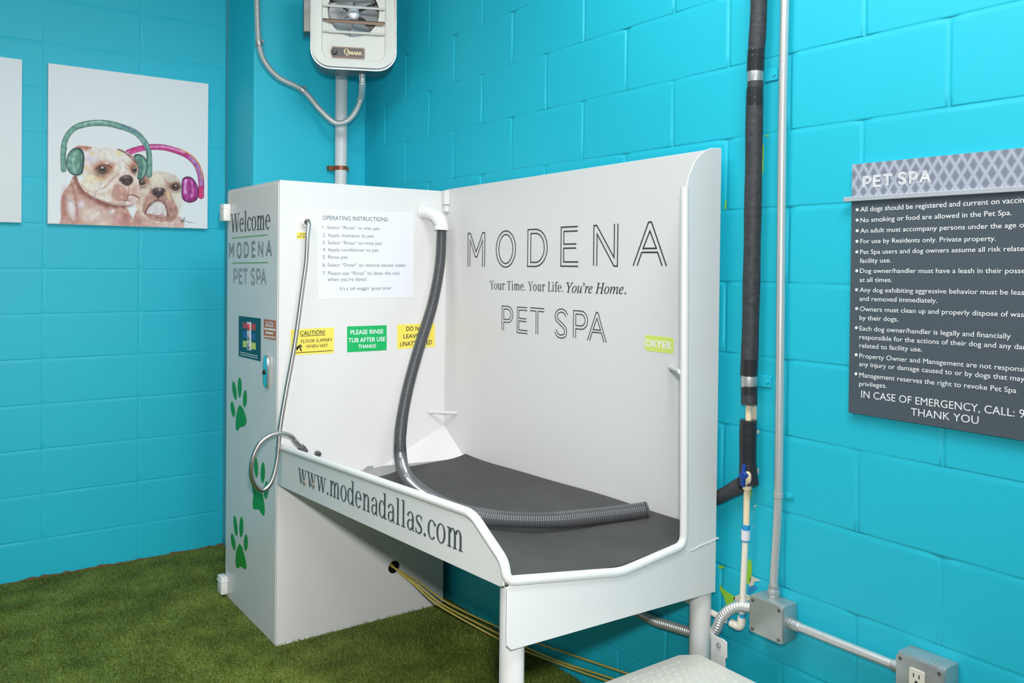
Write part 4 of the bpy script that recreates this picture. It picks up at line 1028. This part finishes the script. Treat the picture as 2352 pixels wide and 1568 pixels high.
# louvers
lx0, lx1 = ha(552), ha(1682)
for y, drop in ((165, .55), (425, 1.0), (632, .55), (-60, .55), (-290, .55)):
    b = hb(y); bm = bmesh.new()
    prism(bm, [(lx0, -.004, b+.004), (lx0, .006, b-.001), (lx0, .006, b-.003), (lx0, -.006, b+.001), (lx0, -.0085, b-.004*drop-.003), (lx0, -.0085, b-.004*drop-.001)], (lx1-lx0, 0, 0))
    prism(bm, [(lx0+.012, -.0085, b-.001), (lx1-.003, -.0085, b-.001), (lx1-.008, -.0098, b-.013*drop), (lx0+.024, -.0098, b-.013*drop)], (0, .0012, 0))
    HL('louver', bm, BRONZE if drop == 1.0 else BEIGE, ht)  # middle louver: darker shading of a cream louver put into its colour
# name plate and knob
bm = bmesh.new(); prism(bm, [(p[0], -.0025, p[1]) for p in rrect(ha(720), ha(1318), hb(1110), hb(910), .004, 4)], (0, .006, 0)); bevel_sharp(bm, .0008, seg=1); npb = HL('name_plate', bm, BRONZE, ht)
bm = bmesh.new(); prism(bm, [(p[0], -.0033, p[1]) for p in rrect(ha(735), ha(1303), hb(1092), hb(930), .003, 4)], (0, .0007, 0)); HL('plate_field', bm, mat('warm_grey_plate', rgb(92, 84, 82), .4), npb)
def local_text(bm, s, x0, x1, yb, yt, off, y=-.0042):
    V, T = text_mesh(s, off); xa, xb = V[:, 0].min(), V[:, 0].max(); ya, yc = V[:, 1].min(), V[:, 1].max()
    vs = [bm.verts.new((ha(x0)+(ha(x1)-ha(x0))*(p[0]-xa)/(xb-xa), y, hb(yb)+(hb(yt)-hb(yb))*(p[1]-ya)/(yc-ya))) for p in V]
    for q, t in enumerate(T): bm.faces.new([bm.verts.new(vs[i].co-Vector((0, (q % 23)*6e-6, 0))) for i in t])
    for v in vs: bm.verts.remove(v)
bm = bmesh.new(); local_text(bm, serif('Q'), 940, 1030, 1075, 940, .01); local_text(bm, 'MARK', 1030, 1285, 1052, 985, .06); HL('lettering', bm, GOLD, npb, 'keep')
bm = bmesh.new(); lathe(bm, [(60*k8, 0), (60*k8, .008), (50*k8, .014), (.004, .015)], (ha(762), -.003, hb(1005)), (0, -1, 0), 24); HL('knob', bm, mat('dark_knob', rgb(62, 60, 60), .35), ht, True)
bm = bmesh.new(); box(bm, -.2195, -W2-.0075, .030, .120, hb(640), HT-.03, .003, 1); HL('junction_cover', bm, DARKSTEEL, ht)
bm = bmesh.new(); box(bm, -.10, .02, DEP+.001, DEP+.050, .10, .34, .003, 1); HL('wall_bracket', bm, DARKSTEEL, ht)
# ribbed conduit feeding the heater
ca, sa = math.cos(haz), math.sin(haz)
def hw(a, c, b): return np.array([hx+a*ca+c*sa, hy-a*sa+c*ca, hz+b])
pe = hw((836-817)*K, .085, -.013)
fh = thing('flexible_conduit', 'silver ribbed flexible conduit looping under the cream heater', 'flexible conduit', tuple(on_y(770, 282, 3.80)))
P3 = [on_y(x, y, Y) for x, y, Y in ((588, -60, 3.945), (590, 0, 3.945), (592, 60, 3.945), (595, 100, 3.945), (607, 140, 3.945), (640, 178, 3.945), (695, 207, 3.94), (735, 252, 3.875), (768, 281, 3.815), (795, 279, 3.77), (816, 258, 3.73), (829, 225, 3.69))]+[pe+np.array([.003, .002, -.045]), pe]
bm = bmesh.new(); corrugated(bm, P3, .0152, .0088, .0044, 20, .8, 5); finish('tube', bm, EMT, parent=fh, smooth=1.6)
for i in (3, 6):
    d = P3[i+1]-P3[i-1]; d /= np.linalg.norm(d)
    bm = bmesh.new(); lathe(bm, [(.0163, -.010), (.0170, -.008), (.0170, .008), (.0163, .010)], P3[i], d, 20); s = finish('strap', bm, GALV, parent=fh, smooth=True)
    bm = bmesh.new(); q = P3[i]+np.array([.012, 0, .016]); box(bm, q[0]-.006, q[0]+.018, YK-.010, YK-.0006, q[2]-.006, q[2]+.010, .001, 1); finish('strap_ear', bm, GALV, parent=s)

# ---------------------------------------------------------------- rules sign on the right wall
FS = Face('x', XR-.014)
sg = thing('rules_sign', 'charcoal pet spa rules sign with patterned grey header on the blue wall', 'sign', FS.w(*FS.px(2150, 650)))
G = Crop(1920, 320, 4.356); G2 = Crop(1920, 650, 4.238)
aL = FS.px(1953.5, 640)[0]; aR = aL+.60
bT, bM, bB = FS.px(1954, 378)[1], FS.px(1954, 456)[1], FS.px(1952, 947)[1]
bm = bmesh.new(); prism(bm, [FS.w(a, b, 0) for a, b in ((aL, bB), (aR, bB), (aR, bM+.004), (aL, bM+.004))], (.012, 0, 0)); finish('sign_panel', bm, SIGN, parent=sg)
m = bpy.data.materials.new('diamond_header'); m.use_nodes = True; nt = m.node_tree; b = nt.nodes['Principled BSDF']; b.inputs['Roughness'].default_value = .35
tc = nt.nodes.new('ShaderNodeTexCoord'); sp = nt.nodes.new('ShaderNodeSeparateXYZ'); nt.links.new(tc.outputs['Object'], sp.inputs[0])
def mth(op, a, b_=None):
    n = nt.nodes.new('ShaderNodeMath'); n.operation = op
    for i, q in enumerate((a, b_)):
        if q is None: continue
        if isinstance(q, (int, float)): n.inputs[i].default_value = q
        else: nt.links.new(q, n.inputs[i])
    return n.outputs[0]
uy, uz = mth('MULTIPLY', sp.outputs[1], 1/.0262), mth('MULTIPLY', sp.outputs[2], 1/.0435)
def tri(v): return mth('ABSOLUTE', mth('SUBTRACT', mth('FRACT', v), .5))
mn = mth('MINIMUM', tri(mth('ADD', uy, uz)), tri(mth('SUBTRACT', uy, uz)))
mx = nt.nodes.new('ShaderNodeMix'); mx.data_type = 'RGBA'; nt.links.new(mth('LESS_THAN', mn, .115), mx.inputs[0]); mx.inputs[7].default_value = rgb(172, 178, 192)
m2 = nt.nodes.new('ShaderNodeMix'); m2.data_type = 'RGBA'; nt.links.new(mth('LESS_THAN', mn, .23), m2.inputs[0]); m2.inputs[6].default_value = rgb(126, 132, 147); m2.inputs[7].default_value = rgb(146, 152, 166)
nt.links.new(m2.outputs[2], mx.inputs[6])
nt.links.new(mx.outputs[2], b.inputs['Base Color'])
bm = bmesh.new(); prism(bm, [FS.w(a, b_, 0) for a, b_ in ((aL, bM+.0045), (aR, bM+.0045), (aR, bT), (aL, bT))], (.012, 0, 0)); hd = finish('sign_header', bm, m, parent=sg)
s0, s1 = FS.px(*G(93, 580)), FS.px(*G(93, 626))
bm = bmesh.new(); box(bm, XR-.022, XR-.0145, -aR-.014, -s0[0], s1[1], s0[1], .001, 1); finish('sign_strip', bm, SIGNSTRIP, parent=sg)
bm = bmesh.new()
for ch, a, b_, t, u in (('P', 275, 350, 372, 478), ('E', 378, 452, 360, 472), ('T', 470, 563, 350, 462), ('S', 624, 702, 330, 448), ('P', 738, 815, 325, 440), ('A', 838, 950, 312, 430)):
    inline(bm, FS, G, ch, a, b_, t, u, .0022, .0008)
tag(finish('lettering', bm, WHITEINK, parent=hd, smooth='keep'), 'white PET SPA lettering')
bm = bmesh.new()
def row(C, s, p0, p1, yt, extra='', off=.006): text(bm, FS, C, s, p0, p1, yt, d=.0008, offset=off, extra=extra)
def bullet(C, x, y):
    px_ellipse(bm, FS, C, (x, y), 14, 15, 0, .0008)
row(G, 'All dogs should be registered and current on vaccin', (247, 725), (1882, 632), 676, 'ations.'); bullet(G, 214, 704)
row(G, 'No smoking or food are allowed in the Pet Spa.', (247, 831), (1760, 757), 785); bullet(G, 214, 808)
row(G, 'An adult must accompany persons under the age o', (247, 936), (1882, 880), 891, 'f'); bullet(G, 214, 913)
row(G, 'For use by Residents only. Private property.', (247, 1040), (1603, 1015), 996); bullet(G, 212, 1020)
row(G, 'Pet Spa users and dog owners assume all risk relate', (245, 1148), (1882, 1116), 1104, 'd'); bullet(G, 211, 1125)
row(G, 'facility use.', (242, 1235), (552, 1231), 1190)
row(G, 'Dog owner/handler must have a leash in their posse', (243, 1336), (1895, 1338), 1292, 'ssion'); bullet(G, 210, 1314)
row(G, 'at all times.', (240, 1426), (563, 1427), 1382)
row(G, 'Any dog exhibiting aggressive behavior must be leas', (240, 1527), (1886, 1556), 1482, 'hed'); bullet(G, 208, 1504)
row(G2, 'and removed immediately.', (232, 172), (987, 193), 128)
row(G2, 'Owners must clean up and properly dispose of was', (235, 272), (1831, 331), 228, 'te'); bullet(G2, 203, 248)
row(G2, 'by their dogs.', (232, 358), (608, 373), 314)
row(G2, 'Each dog owner/handler is legally and financially', (232, 460), (1703, 541), 416); bullet(G2, 200, 434)
row(G2, 'responsible for the actions of their dog and any da', (231, 544), (1818, 645), 500, 'mage')
row(G2, 'related to facility use.', (230, 627), (840, 668), 583)
row(G2, 'Property Owner and Management are not responsi', (230, 727), (1836, 862), 683, 'ble'); bullet(G2, 198, 697)
row(G2, 'any injury or damage caused to or by dogs that may', (228, 806), (1838, 957), 762)
row(G2, 'Management reserves the right to revoke Pet Spa', (230, 913), (1758, 1070), 868); bullet(G2, 196, 882)
row(G2, 'privileges.', (228, 999), (495, 1020), 955)
row(G2, 'IN CASE OF EMERGENCY, CALL: 9', (248, 1112), (1838, 1312), 1044, off=0)
row(G2, 'THANK YOU', (731, 1285), (1390, 1372), 1213, off=0)
tag(finish('lettering', bm, WHITEINK, parent=sg, smooth='keep'), 'white list of rules')

# ---------------------------------------------------------------- canvases on the left wall
def canvas_root(name, label, a0, a1, b0, b1, painted=False):
    t = thing(name, label, 'painting', ((a0+a1)/2, YL-.016, (b0+b1)/2))
    bm = bmesh.new(); box(bm, a0, a1, YL-.0295, YL-.0005, b0, b1, .0025, 2); finish('canvas', bm, CANVAS, parent=t, smooth=True)
    return t
FC = Face('y', YL-.030)
cTL, cBR = FC.px(112.2, 144.6), FC.px(476.5, 525.5)
c0 = canvas_root('canvas_painting', 'square canvas painting of two bulldogs wearing headphones', cTL[0]-.002, cBR[0]+.001, cBR[1], cTL[1])
e = FC.px(51.0, 138)
canvas_root('canvas_painting', 'white canvas cut off at the left picture edge', e[0]-.70, e[0], cBR[1], cTL[1])

def painting(parent, a0, a1, b0, b1):
    """The printed picture: painted as soft strokes on a fine grid of the canvas (crop coordinates of the enlarged photo)."""
    N = 380
    A, B = np.meshgrid(np.linspace(a0, a1, N), np.linspace(b0, b1, N))
    Z = YL-.0301
    dx, dy, dz = A, np.full_like(A, Z), B-CAM_H
    dep = dx*_f[0]+dy*_f[1]+dz*_f[2]
    U = CX+FPX*(dx*_r[0]+dy*_r[1]+dz*_r[2])/dep; Vv = CYP-FPX*(dx*_u[0]+dy*_u[1]+dz*_u[2])/dep
    X = (U-100)*3.824; Y = (Vv-130)*3.824
    img = np.empty(A.shape+(3,)); img[:] = (237, 238, 240)
    nz = np.zeros_like(X)
    for k in range(7):
        w = rng.uniform(.02, .09, 2)*rng.choice((-1, 1), 2); nz += np.sin(X*w[0]+Y*w[1]+rng.uniform(0, 6)+1.5*np.sin(X*w[1]*.6-Y*w[0]*.5))/7
    def blend(al, c, tex=0.0):
        col = np.array(c, float)+(nz*tex)[..., None]*np.array([1, 1, 1.0])
        img[:] = img*(1-al[..., None])+col*al[..., None]
    def region(P, pad):
        P = np.array(P); m = (X > P[:, 0].min()-pad) & (X < P[:, 0].max()+pad) & (Y > P[:, 1].min()-pad) & (Y < P[:, 1].max()+pad)
        return np.where(m)
    def dist(P, x, y, closed):
        n = len(P); d = np.full(x.shape, 1e9); ins = np.zeros(x.shape, bool)
        for i in range(n if closed else n-1):
            ax, ay = P[i]; bx, by = P[(i+1) % n]; ex, ey = bx-ax, by-ay
            t = np.clip(((x-ax)*ex+(y-ay)*ey)/(ex*ex+ey*ey+1e-9), 0, 1)
            d = np.minimum(d, np.hypot(x-ax-t*ex, y-ay-t*ey))
            if closed and ay != by:
                c = ((ay > y) != (by > y)) & (x < (bx-ax)*(y-ay)/(by-ay)+ax); ins ^= c
        return d, ins
    def smooth(P, closed, n=60):
        P = [(p[0], p[1], 0) for p in P]
        if closed:
            P = [P[-1]]+P+[P[0], P[1]]; q = catmull(P, n*2)
            L = np.linalg.norm(q[:, None, :2]-np.array([P[1][:2], P[-2][:2]])[None], axis=2)
            i0 = int(np.argmin(L[:len(q)//3, 0])); i1 = int(len(q)*2//3+np.argmin(L[len(q)*2//3:, 1]))
            return q[i0:i1:2, :2]
        return catmull(P, n)[:, :2]
    def poly(P, c, soft=6, op=1.0, tex=10):
        P = smooth(P, True); idx = region(P, soft*2)
        if not len(idx[0]): return
        d, ins = dist(P, X[idx], Y[idx], True); sd = np.where(ins, -d, d)
        al = np.zeros_like(X); al[idx] = np.clip(.5-sd/soft, 0, 1)*op; blend(al, c, tex)
    def line(P, c, w, soft=4, op=1.0, tex=8, taper=False):
        P = smooth(P, False, 40); idx = region(P, w+soft*2)
        d, _ = dist(P, X[idx], Y[idx], False); al = np.zeros_like(X); al[idx] = np.clip(.5-(d-w/2)/soft, 0, 1)*op; blend(al, c, tex)
    def spot(x, y, rx, ry, c, op=1.0, ang=0.0):
        u, v = X-x, Y-y; ca_, sa_ = math.cos(ang), math.sin(ang); p = u*ca_+v*sa_; q = -u*sa_+v*ca_
        blend(np.exp(-((p/rx)**2+(q/ry)**2)**1.3)*op, c, 10)
    # pink headphone band of the small dog
    pk = [(748, 838), (830, 812), (930, 795), (1050, 797), (1160, 825), (1262, 868), (1335, 935), (1372, 1020), (1385, 1110), (1384, 1225)]
    line(pk, (120, 30, 75), 50, 4); line(pk, (205, 62, 135), 42, 6, tex=30)
    line([(900, 795), (1050, 790), (1160, 815), (1240, 845)], (232, 160, 208), 16, 8, .9, 40)
    line([(1290, 885), (1345, 950), (1378, 1040), (1385, 1120)], (176, 130, 190), 30, 8, .9, 30)
    line([(1190, 805), (1280, 855), (1350, 920), (1385, 1000), (1392, 1080)], (246, 176, 92), 9, 6, .9)
    line([(760, 850), (830, 830), (900, 815)], (225, 90, 160), 14, 8, .8, 40)
    poly([(1358, 1165), (1392, 1165), (1394, 1235), (1362, 1235)], (225, 60, 115), 6)
    # small dog
    poly([(780, 1520), (790, 1420), (840, 1340), (1000, 1400), (1190, 1400), (1205, 1520)], (214, 172, 162), 6, tex=25)
    spot(1100, 1470, 80, 40, (232, 205, 196), .8); spot(830, 1450, 30, 60, (170, 112, 104), .6)
    poly([(830, 1075), (905, 1030), (1000, 1005), (1100, 1022), (1180, 1062), (1212, 1130), (1222, 1230), (1200, 1340), (1185, 1400), (1130, 1455), (1060, 1470), (960, 1445), (880, 1405), (822, 1340), (805, 1250), (812, 1150)], (226, 208, 192), 5, tex=22)
    spot(985, 1060, 90, 45, (240, 226, 205), .9); spot(1110, 1070, 60, 40, (214, 200, 190), .7)
    spot(1180, 1230, 45, 110, (236, 224, 214), .9); spot(830, 1230, 30, 80, (205, 160, 140), .8)
    spot(880, 1080, 55, 40, (176, 108, 86), .8); spot(862, 1120, 45, 40, (150, 98, 80), .6)
    poly([(1060, 1085), (1120, 1110), (1170, 1100), (1200, 1140), (1170, 1185), (1110, 1165)], (186, 128, 104), 20, .75)
    poly([(870, 1340), (900, 1240), (955, 1160), (1070, 1160), (1125, 1240), (1180, 1350), (1140, 1445), (1060, 1440), (960, 1420), (900, 1390)], (176, 124, 112), 16, .9, 25)
    spot(920, 1250, 40, 60, (205, 158, 144), .7, .5); spot(1110, 1270, 35, 70, (206, 160, 148), .7, -.4); spot(1095, 1210, 16, 40, (246, 214, 150), .8, -.3)
    poly([(905, 1365), (950, 1300), (1005, 1272), (1060, 1305), (1082, 1385), (1030, 1402), (960, 1385)], (226, 216, 216), 8)
    line([(890, 1380), (930, 1300), (1005, 1262), (1070, 1300), (1095, 1400)], (110, 62, 62), 10, 8, .9)
    line([(1008, 1225), (1006, 1262)], (70, 44, 46), 7, 6); line([(950, 1385), (1000, 1395), (1060, 1385)], (170, 108, 108), 8, 6, .8)
    line([(900, 1395), (960, 1430), (1040, 1445), (1080, 1440)], (190, 110, 108), 10, 8, .7)
    poly([(952, 1172), (1000, 1150), (1058, 1160), (1066, 1195), (1035, 1230), (1010, 1240), (980, 1228), (955, 1200)], (78, 62, 66), 8)
    spot(1010, 1165, 30, 9, (150, 140, 146), .8); spot(985, 1200, 9, 9, (30, 22, 26), .9); spot(1040, 1200, 9, 9, (30, 22, 26), .9)
    for ex, ey, r in ((862, 1107, 32), (1160, 1147, 40)):
        spot(ex, ey, r*1.35, r*1.1, (132, 92, 76), .8); spot(ex, ey, r*1.0, r*.85, (46, 32, 32), 1); spot(ex, ey+r*.3, r*.5, r*.3, (120, 84, 60), .7); spot(ex+2, ey-r*.35, 7, 6, (255, 255, 255), 1)
        line([(ex-r*1.2, ey+r*.5), (ex, ey+r*.95), (ex+r*1.2, ey+r*.4)], (232, 214, 202), 8, 8, .8)
    line([(830, 1160), (900, 1150), (950, 1170)], (160, 110, 100), 7, 8, .6); line([(1070, 1130), (1110, 1190), (1130, 1260)], (150, 100, 92), 8, 10, .6)
    # pink ear cup
    cup = [(1222, 1072), (1265, 1052), (1312, 1070), (1350, 1130), (1365, 1200), (1345, 1258), (1290, 1283), (1235, 1265), (1213, 1220), (1214, 1130)]
    poly(cup, (96, 24, 82), 5); poly([(1230, 1085), (1265, 1065), (1305, 1080), (1340, 1135), (1352, 1200), (1335, 1248), (1290, 1270), (1240, 1252), (1224, 1215), (1224, 1130)], (184, 62, 148), 8, tex=40)
    line([(1250, 1085), (1243, 1160), (1250, 1200)], (232, 168, 218), 22, 10, .9, 40); line([(1302, 1100), (1310, 1170), (1300, 1240)], (226, 130, 200), 14, 10, .8, 40)
    line([(1280, 1080), (1285, 1160), (1278, 1265)], (110, 24, 96), 8, 8, .8); line([(1325, 1120), (1335, 1200), (1318, 1255)], (140, 36, 116), 10, 8, .8)
    # large dog body
    poly([(190, 1530), (155, 1400), (158, 1230), (220, 1130), (290, 1030), (400, 1180), (560, 1290), (700, 1310), (760, 1380), (788, 1530)], (206, 160, 146), 6, tex=28)
    spot(185, 1300, 30, 130, (176, 112, 104), .7); spot(250, 1340, 38, 110, (240, 236, 240), .95, -.25); spot(330, 1300, 40, 35, (238, 226, 236), .9); spot(300, 1430, 40, 90, (190, 130, 118), .6)
    spot(420, 1390, 110, 70, (236, 220, 214), .9); spot(560, 1430, 80, 60, (224, 190, 182), .8); spot(600, 1360, 30, 16, (246, 240, 246), .9, -.5); spot(660, 1450, 60, 50, (214, 160, 160), .8); spot(520, 1480, 50, 30, (246, 226, 210), .8)
    spot(720, 1430, 30, 90, (180, 112, 108), .6); spot(380, 1380, 14, 12, (236, 196, 150), .8)
    line([(285, 1060), (330, 1170), (430, 1240), (560, 1300), (700, 1305), (770, 1290)], (126, 66, 60), 40, 30, .75, 25)
    line([(250, 1130), (280, 1250), (300, 1400)], (158, 92, 84), 16, 22, .6)
    # large dog head
    poly([(240, 860), (300, 790), (410, 792), (520, 802), (640, 806), (715, 842), (800, 905), (828, 1000), (838, 1120), (845, 1200), (820, 1262), (760, 1300), (620, 1300), (470, 1250), (370, 1190), (300, 1080), (290, 950)], (238, 224, 214), 6, tex=20)
    poly([(232, 850), (295, 785), (400, 788), (425, 805), (385, 828), (310, 822)], (206, 150, 132), 10, .95, 25); line([(300, 795), (380, 800), (420, 800)], (150, 80, 66), 8, 8, .7)
    poly([(652, 812), (700, 822), (800, 880), (850, 950), (800, 935), (735, 870)], (206, 172, 162), 10); line([(655, 815), (720, 845), (790, 905), (850, 985)], (110, 66, 62), 10, 7, .85)
    line([(690, 905), (720, 970), (735, 985)], (178, 104, 84), 9, 8, .8); line([(720, 935), (765, 975)], (186, 116, 92), 10, 10, .7); spot(700, 950, 20, 50, (250, 246, 248), .8)
    spot(525, 985, 105, 70, (188, 112, 78), .85, -.2); spot(580, 950, 50, 40, (176, 88, 60), .7); spot(500, 1060, 70, 35, (222, 160, 110), .6); spot(470, 950, 40, 22, (214, 150, 120), .8)
    spot(420, 1080, 60, 60, (244, 226, 190), .8); spot(600, 900, 60, 50, (246, 238, 232), .8); spot(420, 900, 60, 50, (226, 214, 228), .8)
    spot(512, 1000, 56, 44, (120, 88, 78), .95); spot(505, 1012, 46, 32, (190, 166, 148), .9); spot(515, 996, 40, 37, (52, 38, 38), 1); spot(510, 1010, 20, 12, (120, 90, 76), .7); spot(516, 975, 11, 8, (255, 255, 255), 1)
    line([(460, 985), (500, 955), (560, 955), (600, 975)], (92, 48, 38), 10, 8, .8); line([(455, 1020), (500, 1045), (560, 1040), (605, 1010)], (214, 170, 150), 9, 8, .8)
    spot(790, 975, 42, 55, (182, 104, 78), .85); spot(797, 995, 24, 30, (50, 36, 36), 1); spot(795, 978, 8, 6, (255, 255, 255), 1); spot(760, 1030, 20, 14, (214, 150, 120), .7)
    poly([(560, 1200), (620, 1090), (660, 1030), (725, 1008), (795, 1045), (830, 1120), (845, 1215), (800, 1252), (745, 1215), (690, 1215), (620, 1240)], (236, 208, 196), 14, .9, 20)
    poly([(600, 1180), (640, 1120), (700, 1140), (745, 1190), (742, 1255), (680, 1272), (610, 1255)], (196, 142, 128), 22, .85, 25); spot(800, 1180, 34, 50, (206, 156, 146), .8)
    line([(440, 1190), (520, 1160), (590, 1090), (655, 1030)], (196, 150, 134), 14, 16, .8); line([(480, 1180), (560, 1160), (620, 1110)], (250, 240, 232), 14, 16, .8); line([(330, 1130), (420, 1190), (520, 1210), (600, 1180)], (222, 176, 156), 12, 18, .7)
    line([(380, 1200), (470, 1250), (600, 1290), (720, 1290)], (150, 92, 82), 14, 18, .6)
    poly([(662, 1078), (695, 1048), (750, 1040), (785, 1068), (778, 1110), (738, 1135), (690, 1115)], (84, 64, 64), 9); spot(720, 1058, 36, 10, (160, 146, 146), .8); spot(700, 1092, 12, 10, (36, 24, 26), .9); spot(765, 1088, 9, 11, (36, 24, 26), .9)
    line([(745, 1140), (752, 1185), (745, 1215)], (150, 100, 94), 7, 8, .7); line([(742, 1218), (790, 1215), (838, 1240)], (92, 52, 50), 9, 7, .85); line([(735, 1225), (740, 1258), (700, 1270)], (110, 62, 58), 8, 8, .8)
    poly([(745, 1240), (800, 1248), (800, 1290), (755, 1300)], (226, 190, 190), 10, .9)
    for x, y, r, c in ((430, 850, 14, (248, 214, 120)), (662, 848, 20, (248, 226, 150)), (372, 978, 16, (246, 206, 140)), (555, 935, 12, (250, 240, 250)), (320, 1060, 26, (232, 240, 250)), (640, 980, 20, (250, 238, 226))): spot(x, y, r, r, c, .9)
    # loose brush marks over the coats
    from_u = np.random.default_rng(3)
    for _ in range(420):
        x, y = from_u.uniform(160, 1210), from_u.uniform(800, 1490)
        k_ = np.unravel_index(np.argmin((X-x)**2+(Y-y)**2), X.shape); c = img[k_]
        if c.mean() > 228 or c.mean() < 130 or (c.max()-c.min()) > 90: continue
        t_ = 1.25+.9*math.sin(x*.011+y*.007)+from_u.normal(0, .3); L_ = from_u.uniform(14, 34); j_ = from_u.normal(0, 15)
        if any(img[np.unravel_index(np.argmin((X-x-g_*L_*1.4*math.cos(t_))**2+(Y-y-g_*L_*1.4*math.sin(t_))**2), X.shape)].mean() > 230 for g_ in (-1, 1)): continue
        line([(x-L_*math.cos(t_), y-L_*math.sin(t_)), (x+4, y+3*from_u.normal()), (x+L_*math.cos(t_), y+L_*math.sin(t_))], np.clip(c+j_+from_u.normal(0, 6, 3), 0, 255), from_u.uniform(7, 16), 7, .42)
    # green headphones of the large dog
    gb = [(176, 992), (173, 850), (188, 740), (235, 660), (312, 606), (430, 582), (560, 584), (680, 614), (800, 662), (880, 740), (922, 830), (930, 950), (928, 1040)]
    line(gb, (62, 92, 90), 48, 4); line(gb, (122, 168, 152), 39, 6, tex=30)
    line([(300, 632), (430, 606), (560, 608), (680, 636)], (84, 116, 106), 10, 8, .8, 30); line([(360, 585), (470, 570), (560, 580)], (178, 214, 198), 10, 8, .9, 60)
    line([(690, 605), (770, 640), (840, 690)], (78, 110, 165), 10, 8, .9); line([(830, 690), (890, 770), (915, 840)], (150, 180, 196), 14, 10, .8); line([(888, 760), (915, 840), (912, 920)], (58, 84, 86), 8, 6, .8)
    line([(205, 800), (190, 850), (192, 930)], (70, 104, 100), 8, 6, .8)
    for c, d_ in (([(212, 865), (262, 806), (325, 806), (356, 858), (355, 960), (338, 1026), (290, 1046), (232, 1022), (200, 960)], 0), ([(795, 872), (850, 858), (900, 900), (916, 980), (892, 1050), (852, 1082), (822, 1062), (832, 980)], 1)):
        poly(c, (56, 80, 80), 5); cx_, cy_ = np.mean(np.array(c), axis=0)
        poly([(cx_+(x-cx_)*.84-6*(1-d_), cy_+(y-cy_)*.88) for x, y in c], (116, 160, 144), 8, tex=36)
    line([(270, 850), (255, 930), (275, 1000)], (170, 208, 192), 16, 14, .8, 60); line([(320, 850), (330, 950), (312, 1010)], (70, 98, 96), 14, 12, .7)
    line([(850, 890), (862, 980), (850, 1060)], (64, 92, 92), 10, 8, .85); line([(880, 910), (888, 990), (872, 1050)], (160, 196, 182), 10, 10, .7); line([(825, 900), (842, 960), (838, 1040)], (70, 66, 70), 8, 8, .7)
    # signature
    line([(1208, 1448), (1216, 1436), (1222, 1450), (1238, 1410), (1232, 1448), (1250, 1440), (1262, 1452), (1300, 1456)], (50, 50, 54), 3.5, 4); line([(1318, 1458), (1324, 1460)], (50, 50, 54), 4, 4)
    img[:] = np.clip(img, 0, 255)
    c = img/255.0; lin = np.where(c <= .04045, c/12.92, ((c+.055)/1.055)**2.4)
    me = bpy.data.meshes.new('picture'); base = np.array(parent.location)
    co = np.stack([A, np.full_like(A, Z), B], 2).reshape(-1, 3)-base
    idx = np.arange(N*N).reshape(N, N); F_ = np.stack([idx[:-1, :-1], idx[:-1, 1:], idx[1:, 1:], idx[1:, :-1]], 2).reshape(-1, 4)
    me.from_pydata(co.tolist(), [], F_.tolist()); me.update()
    at = me.color_attributes.new('picture_colour', 'FLOAT_COLOR', 'POINT')
    at.data.foreach_set('color', np.concatenate([lin.reshape(-1, 3), np.ones((N*N, 1))], 1).ravel().astype(np.float32))
    m = bpy.data.materials.new('printed_picture'); m.use_nodes = True; nt = m.node_tree; b = nt.nodes['Principled BSDF']; b.inputs['Roughness'].default_value = .7
    va = nt.nodes.new('ShaderNodeVertexColor'); va.layer_name = 'picture_colour'; nt.links.new(va.outputs[0], b.inputs['Base Color'])
    me.materials.append(m); o = bpy.data.objects.new('picture', me); COL.objects.link(o); o.parent = parent
    o['label'] = 'painted picture of two bulldogs with headphones'
painting(c0, cTL[0]+.0005, cBR[0]-.0015, cBR[1]+.002, cTL[1]-.002)
